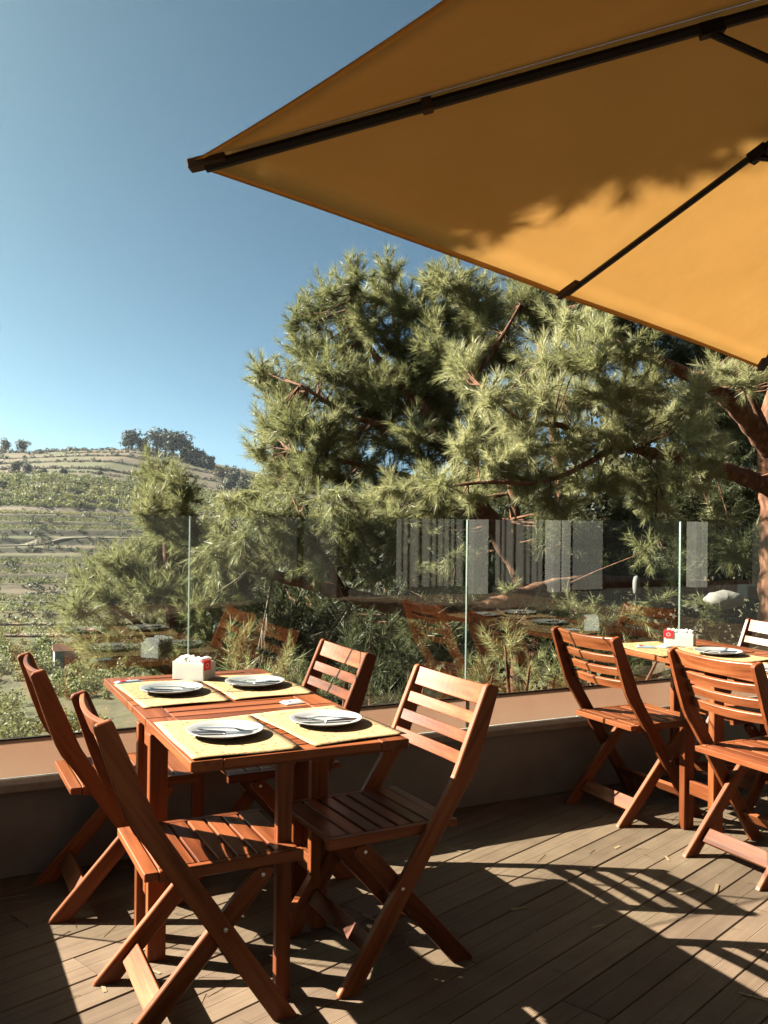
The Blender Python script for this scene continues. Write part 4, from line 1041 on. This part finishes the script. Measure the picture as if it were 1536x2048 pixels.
# low young pines on the bank just behind the glass
for i, (bl, dep, lab) in enumerate((
        ([(470, 1290, 30, 26), (500, 1345, 44, 34), (555, 1330, 40, 40), (580, 1385, 50, 34), (520, 1395, 44, 34), (630, 1380, 36, 34)], 7.4, 'young pine shoots low behind the glass, left of the middle chair'),
        ([(700, 1290, 40, 34), (760, 1330, 50, 40), (690, 1360, 50, 40), (820, 1300, 46, 36), (850, 1360, 50, 40), (780, 1390, 50, 34), (740, 1250, 36, 26)], 8.2, 'shaded young pine low behind the glass, above the middle chairs'),
        ([(985, 1350, 46, 30), (930, 1385, 46, 30), (1040, 1385, 44, 26), (1060, 1330, 34, 30), (1010, 1290, 40, 30)], 7.6, 'young pine low behind the glass beside the sunlit chair back'),
        ([(1110, 1350, 44, 36), (1180, 1380, 50, 34), (1250, 1330, 46, 36), (1300, 1370, 50, 34), (1400, 1340, 56, 40), (1480, 1360, 50, 34), (1330, 1290, 30, 24), (1150, 1290, 34, 30)], 8.0, 'young pine low behind the glass beside the second table'))):
    c = at(bl[0][0], bl[0][1], dep); rt = empty('young_pine', (c.x, dep, float(ground_z(c.x, dep)) - .05)); tag(rt, lab, 'tree', 'young pines behind the glass')
    p, d, s_ = blob_tufts(bl, dep, 60 + i, 0.85, 0.6, 0.9, 0.19)
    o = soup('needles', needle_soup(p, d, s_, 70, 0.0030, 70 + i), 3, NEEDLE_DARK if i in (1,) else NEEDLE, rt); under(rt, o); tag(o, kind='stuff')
    base = [np.array([c.x + dx, dep, float(ground_z(c.x + dx, dep)) - .05]) for dx in (-.1, .2, .5)]
    V, Fc = [], []
    for bb in bl:
        q = np.array(at(bb[0], bb[1], dep)); b0 = base[np.argmin([abs(x[0] - q[0]) for x in base])]
        vs, fs = tube_data([b0, b0 * .45 + q * .55 + np.array([0, 0, -.05]), q], [.03, .02, .008], 6, False); o = len(V); V += vs; Fc += [tuple(x + o for x in f) for f in fs]
    under(rt, obj('stem', mesh_from(V, Fc, BARK, smooth=True), rt))

# darker pines closing the view behind
for i, (bl, dep, lab) in enumerate((
        ([(1120, 620, 70, 60), (1060, 560, 46, 50), (1250, 650, 90, 60), (1380, 700, 90, 60), (1480, 700, 80, 60), (1400, 820, 80, 60), (1480, 880, 70, 60), (1450, 1000, 80, 60), (1350, 1020, 80, 50), (1560, 800, 90, 90), (1600, 1000, 90, 90), (1480, 1100, 70, 50), (1380, 1110, 60, 50), (1180, 560, 60, 60), (1300, 560, 80, 60)], 15.5, 'dark pine far back at the right, behind the red-barked trunk'),
        ([(1040, 760, 50, 60), (1010, 880, 60, 60), (900, 1040, 80, 50), (1020, 1040, 80, 50), (1140, 1060, 80, 50), (1250, 1060, 80, 50), (780, 1020, 70, 40), (960, 1120, 80, 50), (1080, 1130, 80, 50), (1200, 1150, 80, 50), (860, 1000, 60, 40), (1300, 1160, 70, 50)], 14.5, 'dark pine in the middle distance, behind the low limb'),
        ([(560, 1180, 70, 50), (640, 1230, 70, 50), (740, 1240, 70, 50), (840, 1260, 70, 50), (560, 1260, 60, 50), (500, 1210, 50, 50), (660, 1290, 70, 50), (900, 1290, 70, 50), (960, 1180, 60, 40), (480, 1150, 40, 50), (1020, 1270, 70, 50), (1120, 1290, 70, 50), (1240, 1270, 70, 50)], 12.4, 'shaded undergrowth pine below the low limb'))):
    c = at(bl[0][0], bl[0][1], dep); gz = float(ground_z(c.x, dep)); rt = empty('pine_tree', (c.x, dep, gz - .1)); tag(rt, lab, 'tree', 'pine trees beyond the glass')
    p, d, s_ = blob_tufts(bl, dep, 80 + i, 0.75, 1.3, 0.4, 0.34)
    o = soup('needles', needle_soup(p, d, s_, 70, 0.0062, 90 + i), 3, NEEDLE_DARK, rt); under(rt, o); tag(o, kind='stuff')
    top = np.array(at(bl[1][0], bl[1][1], dep))
    pts = [(c.x, dep, gz - .2), (c.x + .1, dep, gz * .5 + top[2] * .5), (float(top[0]), dep, float(top[2]))]
    under(rt, tube('trunk', rt, pts, [.16, .12, .04], BARK, 8))
    nodes = [np.array(pts[0]) * (1 - t) + np.array(pts[2]) * t for t in np.linspace(0, 1, 12)]
    twigs('branchlets', rt, nodes, p, d, 95 + i, 0.06, .03)

WOODM = leaf_mat('woodland_leaves', (0.030, 0.038, 0.017), (0.085, 0.09, 0.04), 0.2, 0.6, 0.5)
for i, (px, top, bot, wpx, dep) in enumerate(((520, 1090, 1420, 110, 17), (640, 1080, 1420, 120, 18), (770, 1050, 1420, 120, 17.5), (900, 960, 1400, 130, 19), (1030, 900, 1380, 130, 18), (1160, 880, 1360, 130, 19.5), (1290, 760, 1340, 140, 18.5), (1420, 740, 1320, 140, 20), (1540, 700, 1320, 150, 19), (1680, 700, 1320, 150, 20))):
    c = at(px, 1100, dep); gz = float(ground_z(c.x, dep)); rt = empty('woodland_tree', (c.x, dep, gz - .1)); r = np.random.default_rng(300 + i)
    tag(rt, 'shaded woodland tree behind the pines, %s one from the left' % ('first', 'second', 'third', 'fourth', 'fifth', 'sixth', 'seventh', 'eighth', 'ninth', 'tenth')[i], 'tree', 'woodland trees behind the pines')
    zt, zb_ = at(px, top, dep).z - gz, max(0.3, at(px, bot, dep).z - gz); w = wpx * dep / F_PX; n = 40
    cc = np.stack([r.uniform(-.8, .8, n) * w, r.uniform(-.8, .8, n) * w, r.uniform(zb_, zt, n)], -1)
    leaf_mass('crown', cc, r.uniform(.35, .7, n), 90, .075, WOODM, rt, 0.9, 320 + i)
    tube('trunk', rt, [(0, 0, 0), (.1, 0, zt * .5), (0, .1, zt * .85)], [.16, .11, .03], BARK, 8)

# tall pine standing left of the view, its crown shades the near half of the parasol
E1 = np.array([-0.2093, -0.9779, 0]); E2 = np.array([0.5101, -0.1092, 0.8531]); SD = np.array(SUN_DIR)
S_ = empty('pine_tree', (-4.6, 0.9, float(ground_z(-4.6, 0.9)) - .1)); tag(S_, 'tall pine left of the terrace, outside the view, shading the parasol', 'tree', 'pine trees beyond the glass')
r = np.random.default_rng(120); P, Dd, Sz = [], [], []
for k in range(330):
    e1, e2 = r.uniform(-2.62, 1.7), r.uniform(1.12, 4.3)
    if k >= 270: e1 = -2.64 + r.uniform(-.06, .10)
    c = E1 * e1 + E2 * e2 + SD * r.uniform(5.2, 6.8); n = 20
    dv = unit(r.normal(size=(n, 3))); P.append(c + dv * r.uniform(.1, 1, (n, 1)) ** .5 * .27); Dd.append(unit(dv + np.array([0, 0, .5]))); Sz.append(np.full(n, .24))
P, Dd, Sz = np.concatenate(P), np.concatenate(Dd), np.concatenate(Sz)
o = soup('needles', needle_soup(P, Dd, Sz, 70, 0.0085, 121), 3, NEEDLE, S_); under(S_, o); tag(o, kind='stuff')
cc = P.mean(0)
under(S_, tube('trunk', S_, [tuple(S_.location), (-4.5, 1.0, 1.5), (-4.2, 1.1, 3.6), tuple(cc)], [.22, .19, .14, .05], BARK, 10))
twigs('branchlets', S_, [np.array([-4.2, 1.1, 3.6]) * (1 - t) + cc * t for t in np.linspace(0, 1, 8)], P, Dd, 122, 0.05, .03)

# rock, kerb and garden lamp under the right pine
bm = bmesh.new(); bmesh.ops.create_icosphere(bm, subdivisions=3, radius=1.0)
for v in bm.verts:
    k = 1 + .10 * math.sin(v.co.x * 4 + 1) * math.sin(v.co.y * 3.3) + .06 * math.sin(v.co.z * 7 + v.co.x * 5)
    v.co = Vector((v.co.x * .21 * k, v.co.y * .18 * k, v.co.z * .10 * k))
me = bpy.data.meshes.new('boulder'); bm.to_mesh(me); bm.free(); me.materials.append(ROCK)
for p in me.polygons: p.use_smooth = True
P = at(1446, 1200, 10.0); o = obj('boulder', me, None, loc=P); o.location.z = P.z
tag(o, 'pale rounded boulder at the foot of the right pine', 'boulder')
a, b_ = at(1484, 1183, 11.0), at(1640, 1186, 11.2)
tag(board('kerb_stone', None, a, b_, 0.22, 0.16, (0, 1, 0), ROCK, .012), 'pale kerb stone behind the boulder at the right edge', 'kerb')
P = at(1273, 1170, 10.4); lamp = empty('garden_lamp', (P.x, P.y, float(ground_z(P.x, P.y)))); tag(lamp, 'small grey garden lamp with an oval head among the pines', 'lamp')
tube('post', lamp, [(0, 0, -.05), (0, 0, P.z - lamp.location.z - .08)], .014, BLACKM, 8)
lathe('head', lamp, [(.012, -.11), (.034, -.09), (.042, -.03), (.042, .04), (.030, .09), (.008, .105)], GREYW, 18, loc=(0, 0, P.z - lamp.location.z))

# ---------------------------------------------------------------- building behind the camera, mirrored in the glass, with added sky blocks
STONE = simple('dark_stone_cladding', (0.10, 0.095, 0.088), 0.85, 0, 0.2, 2)
bl_ = empty('building', wp(8, -6.5, 0)); tag(bl_, 'building with white columns and curtained windows, mirrored in the glass balustrade', 'building')
FN = -6.32
def fbox(name, s0, s1, n0, n1, z0, z1, mat, par=bl_, bev=.004):
    o = wbox(name, par, s0, s1, n0, n1, z0, z1, mat, bev); o.location = o.location - bl_.location; return o
fbox('base', -3, 20, FN - 3.2, FN - .02, -1.5, -0.02, STONE)
fbox('back_wall', -3, 20, FN - 3.2, FN - 3.0, 0, 3.3, GREYW)
fbox('roof', -3.3, 20.3, FN - 3.4, FN + .1, 3.3, 3.75, WHITEW)
fbox('glazing', 6.6, 10.36, FN - .34, FN - .30, 0.12, 3.28, DARKG); fbox('glazing', 11.7, 13.9, FN - .34, FN - .30, 0.12, 3.28, DARKG); fbox('glazing', 14.3, 20, FN - .34, FN - .30, .12, 3.28, DARKG)
for a, b_ in ((8.68, 8.99), (10.40, 10.57), (10.63, 10.80), (13.93, 14.08), (14.11, 14.26)): fbox('column', a, b_, FN - .25, FN, -.02, 3.3, WHITEW)
fbox('wall_panel', 10.86, 11.66, FN - .30, FN - .12, 0, 3.3, GREYW)
fbox('wall_panel', -6, 6.1, FN - .30, FN - .05, -.02, 3.3, STONE)
fbox('upper_sky_block', -14, 20, FN - 6, FN - .15, 3.76, 17.0, STONE)  # height added out of sight to block skylight from behind
fbox('lower_sky_block', -14, -6.02, FN - 6, FN - .15, -1.5, 3.75, STONE)  # unseen mass added below it, closing off more sky to the left
fbox('side_sky_block', 15.5, 20, FN + .02, 2.6, -1.5, 12.0, STONE)  # unseen block added to keep skylight off from the right
fbox('sill', 6.42, 10.38, FN - .30, FN - .16, -.02, .12, STONE)
V, Fc = [], []
for a, b_ in ((7.3, 8.62), (9.05, 10.34)):
    n = int((b_ - a) / .02); o = len(V)
    for i in range(n + 1):
        s_ = a + (b_ - a) * i / n; q = wp(s_, FN - .24 + .024 * math.sin(s_ * 41 + 2.2 * math.sin(s_ * 6.1)) + .02 * math.sin(s_ * 19 + 1.5 * math.sin(s_ * 3.3))) - bl_.location
        V += [(q.x, q.y, .13), (q.x, q.y, 3.25)]
    Fc += [(o + 2 * i, o + 2 * i + 2, o + 2 * i + 3, o + 2 * i + 1) for i in range(n)]
obj('curtain', mesh_from(V, Fc, CURTAIN, smooth=True), bl_)
pv = wbox('paving', None, 9.52, 15.4, -6.3, 3.9, -0.3, -0.012, STONE, 0); tag(pv, 'grey paving beside the deck towards the building', kind='structure')

# dry needles and bits of leaf blown onto the deck
r = np.random.default_rng(501); n = 260
s_, nn = r.uniform(-0.02, 4.6, n), 3.56 - np.abs(r.normal(0, 1.1, n)); p = np.array([list(wp(a, b_, 0.0025)) for a, b_ in zip(s_, nn)])
an = r.uniform(0, np.pi, n); d = np.stack([np.cos(an), np.sin(an), np.zeros(n)], -1); e = np.stack([-d[:, 1], d[:, 0], np.zeros(n)], -1)
L = r.uniform(.012, .05, (n, 1)); w = np.where(r.uniform(size=(n, 1)) < .12, .006, .0011)
q = np.stack([p - d * L - e * w, p + d * L - e * w, p + d * L + e * w + [0, 0, .002], p - d * L + e * w + [0, 0, .001]], 1)
tag(soup('fallen_needles', q.reshape(-1, 3), 4, simple('dry_needles', (0.62, 0.44, 0.26), 0.9, 0, 0.3, 4)), 'dry pine needles scattered over the deck', 'pine needles', kind='stuff')

# summer haze over the valley
HZ = bpy.data.materials.new('haze'); HZ.use_nodes = True; nt = HZ.node_tree; nt.nodes.clear()
pv_ = nt.nodes.new('ShaderNodeVolumePrincipled'); pv_.inputs['Color'].default_value = (0.80, 0.90, 1.0, 1); pv_.inputs['Density'].default_value = 0.00007; pv_.inputs['Anisotropy'].default_value = 0.2
ho = nt.nodes.new('ShaderNodeOutputMaterial'); nt.links.new(pv_.outputs[0], ho.inputs['Volume'])
hz = obj('haze', board_mesh(860, 620, 60, HZ, 0), None, loc=(0, 260, 14)); tag(hz, 'faint haze in the air over the valley', kind='stuff')

# nearly all base colours scaled down to cut bounce light and deepen shade
KEY = 0.31
for m in bpy.data.materials:
    if not m.use_nodes or m.get('metal'): continue
    if m.name == 'parasol_cloth': continue
    KEY_ = 0.58 if m.name == 'translucent_film' else KEY
    K = 0.85 if m.name in ('white_paper', 'white_plastic', 'red_plastic') else KEY_
    nt = m.node_tree
    for nd in [x for x in nt.nodes if x.type in ('BSDF_PRINCIPLED', 'BSDF_DIFFUSE', 'BSDF_TRANSLUCENT')]:
        inp = nd.inputs[0]
        if nd.type == 'BSDF_PRINCIPLED' and m.name not in ('white_porcelain', 'dark_window_glass'): nd.inputs['Specular IOR Level'].default_value *= 0.42
        if inp.is_linked:
            src = inp.links[0].from_socket
            mx = nt.nodes.new('ShaderNodeMix'); mx.data_type = 'RGBA'; mx.blend_type = 'MULTIPLY'; mx.inputs[0].default_value = 1.0
            mx.inputs[7].default_value = (K, K, K, 1); nt.links.new(src, mx.inputs[6]); nt.links.new(mx.outputs[2], inp)
        else:
            c = inp.default_value; inp.default_value = (c[0] * K, c[1] * K, c[2] * K, 1)
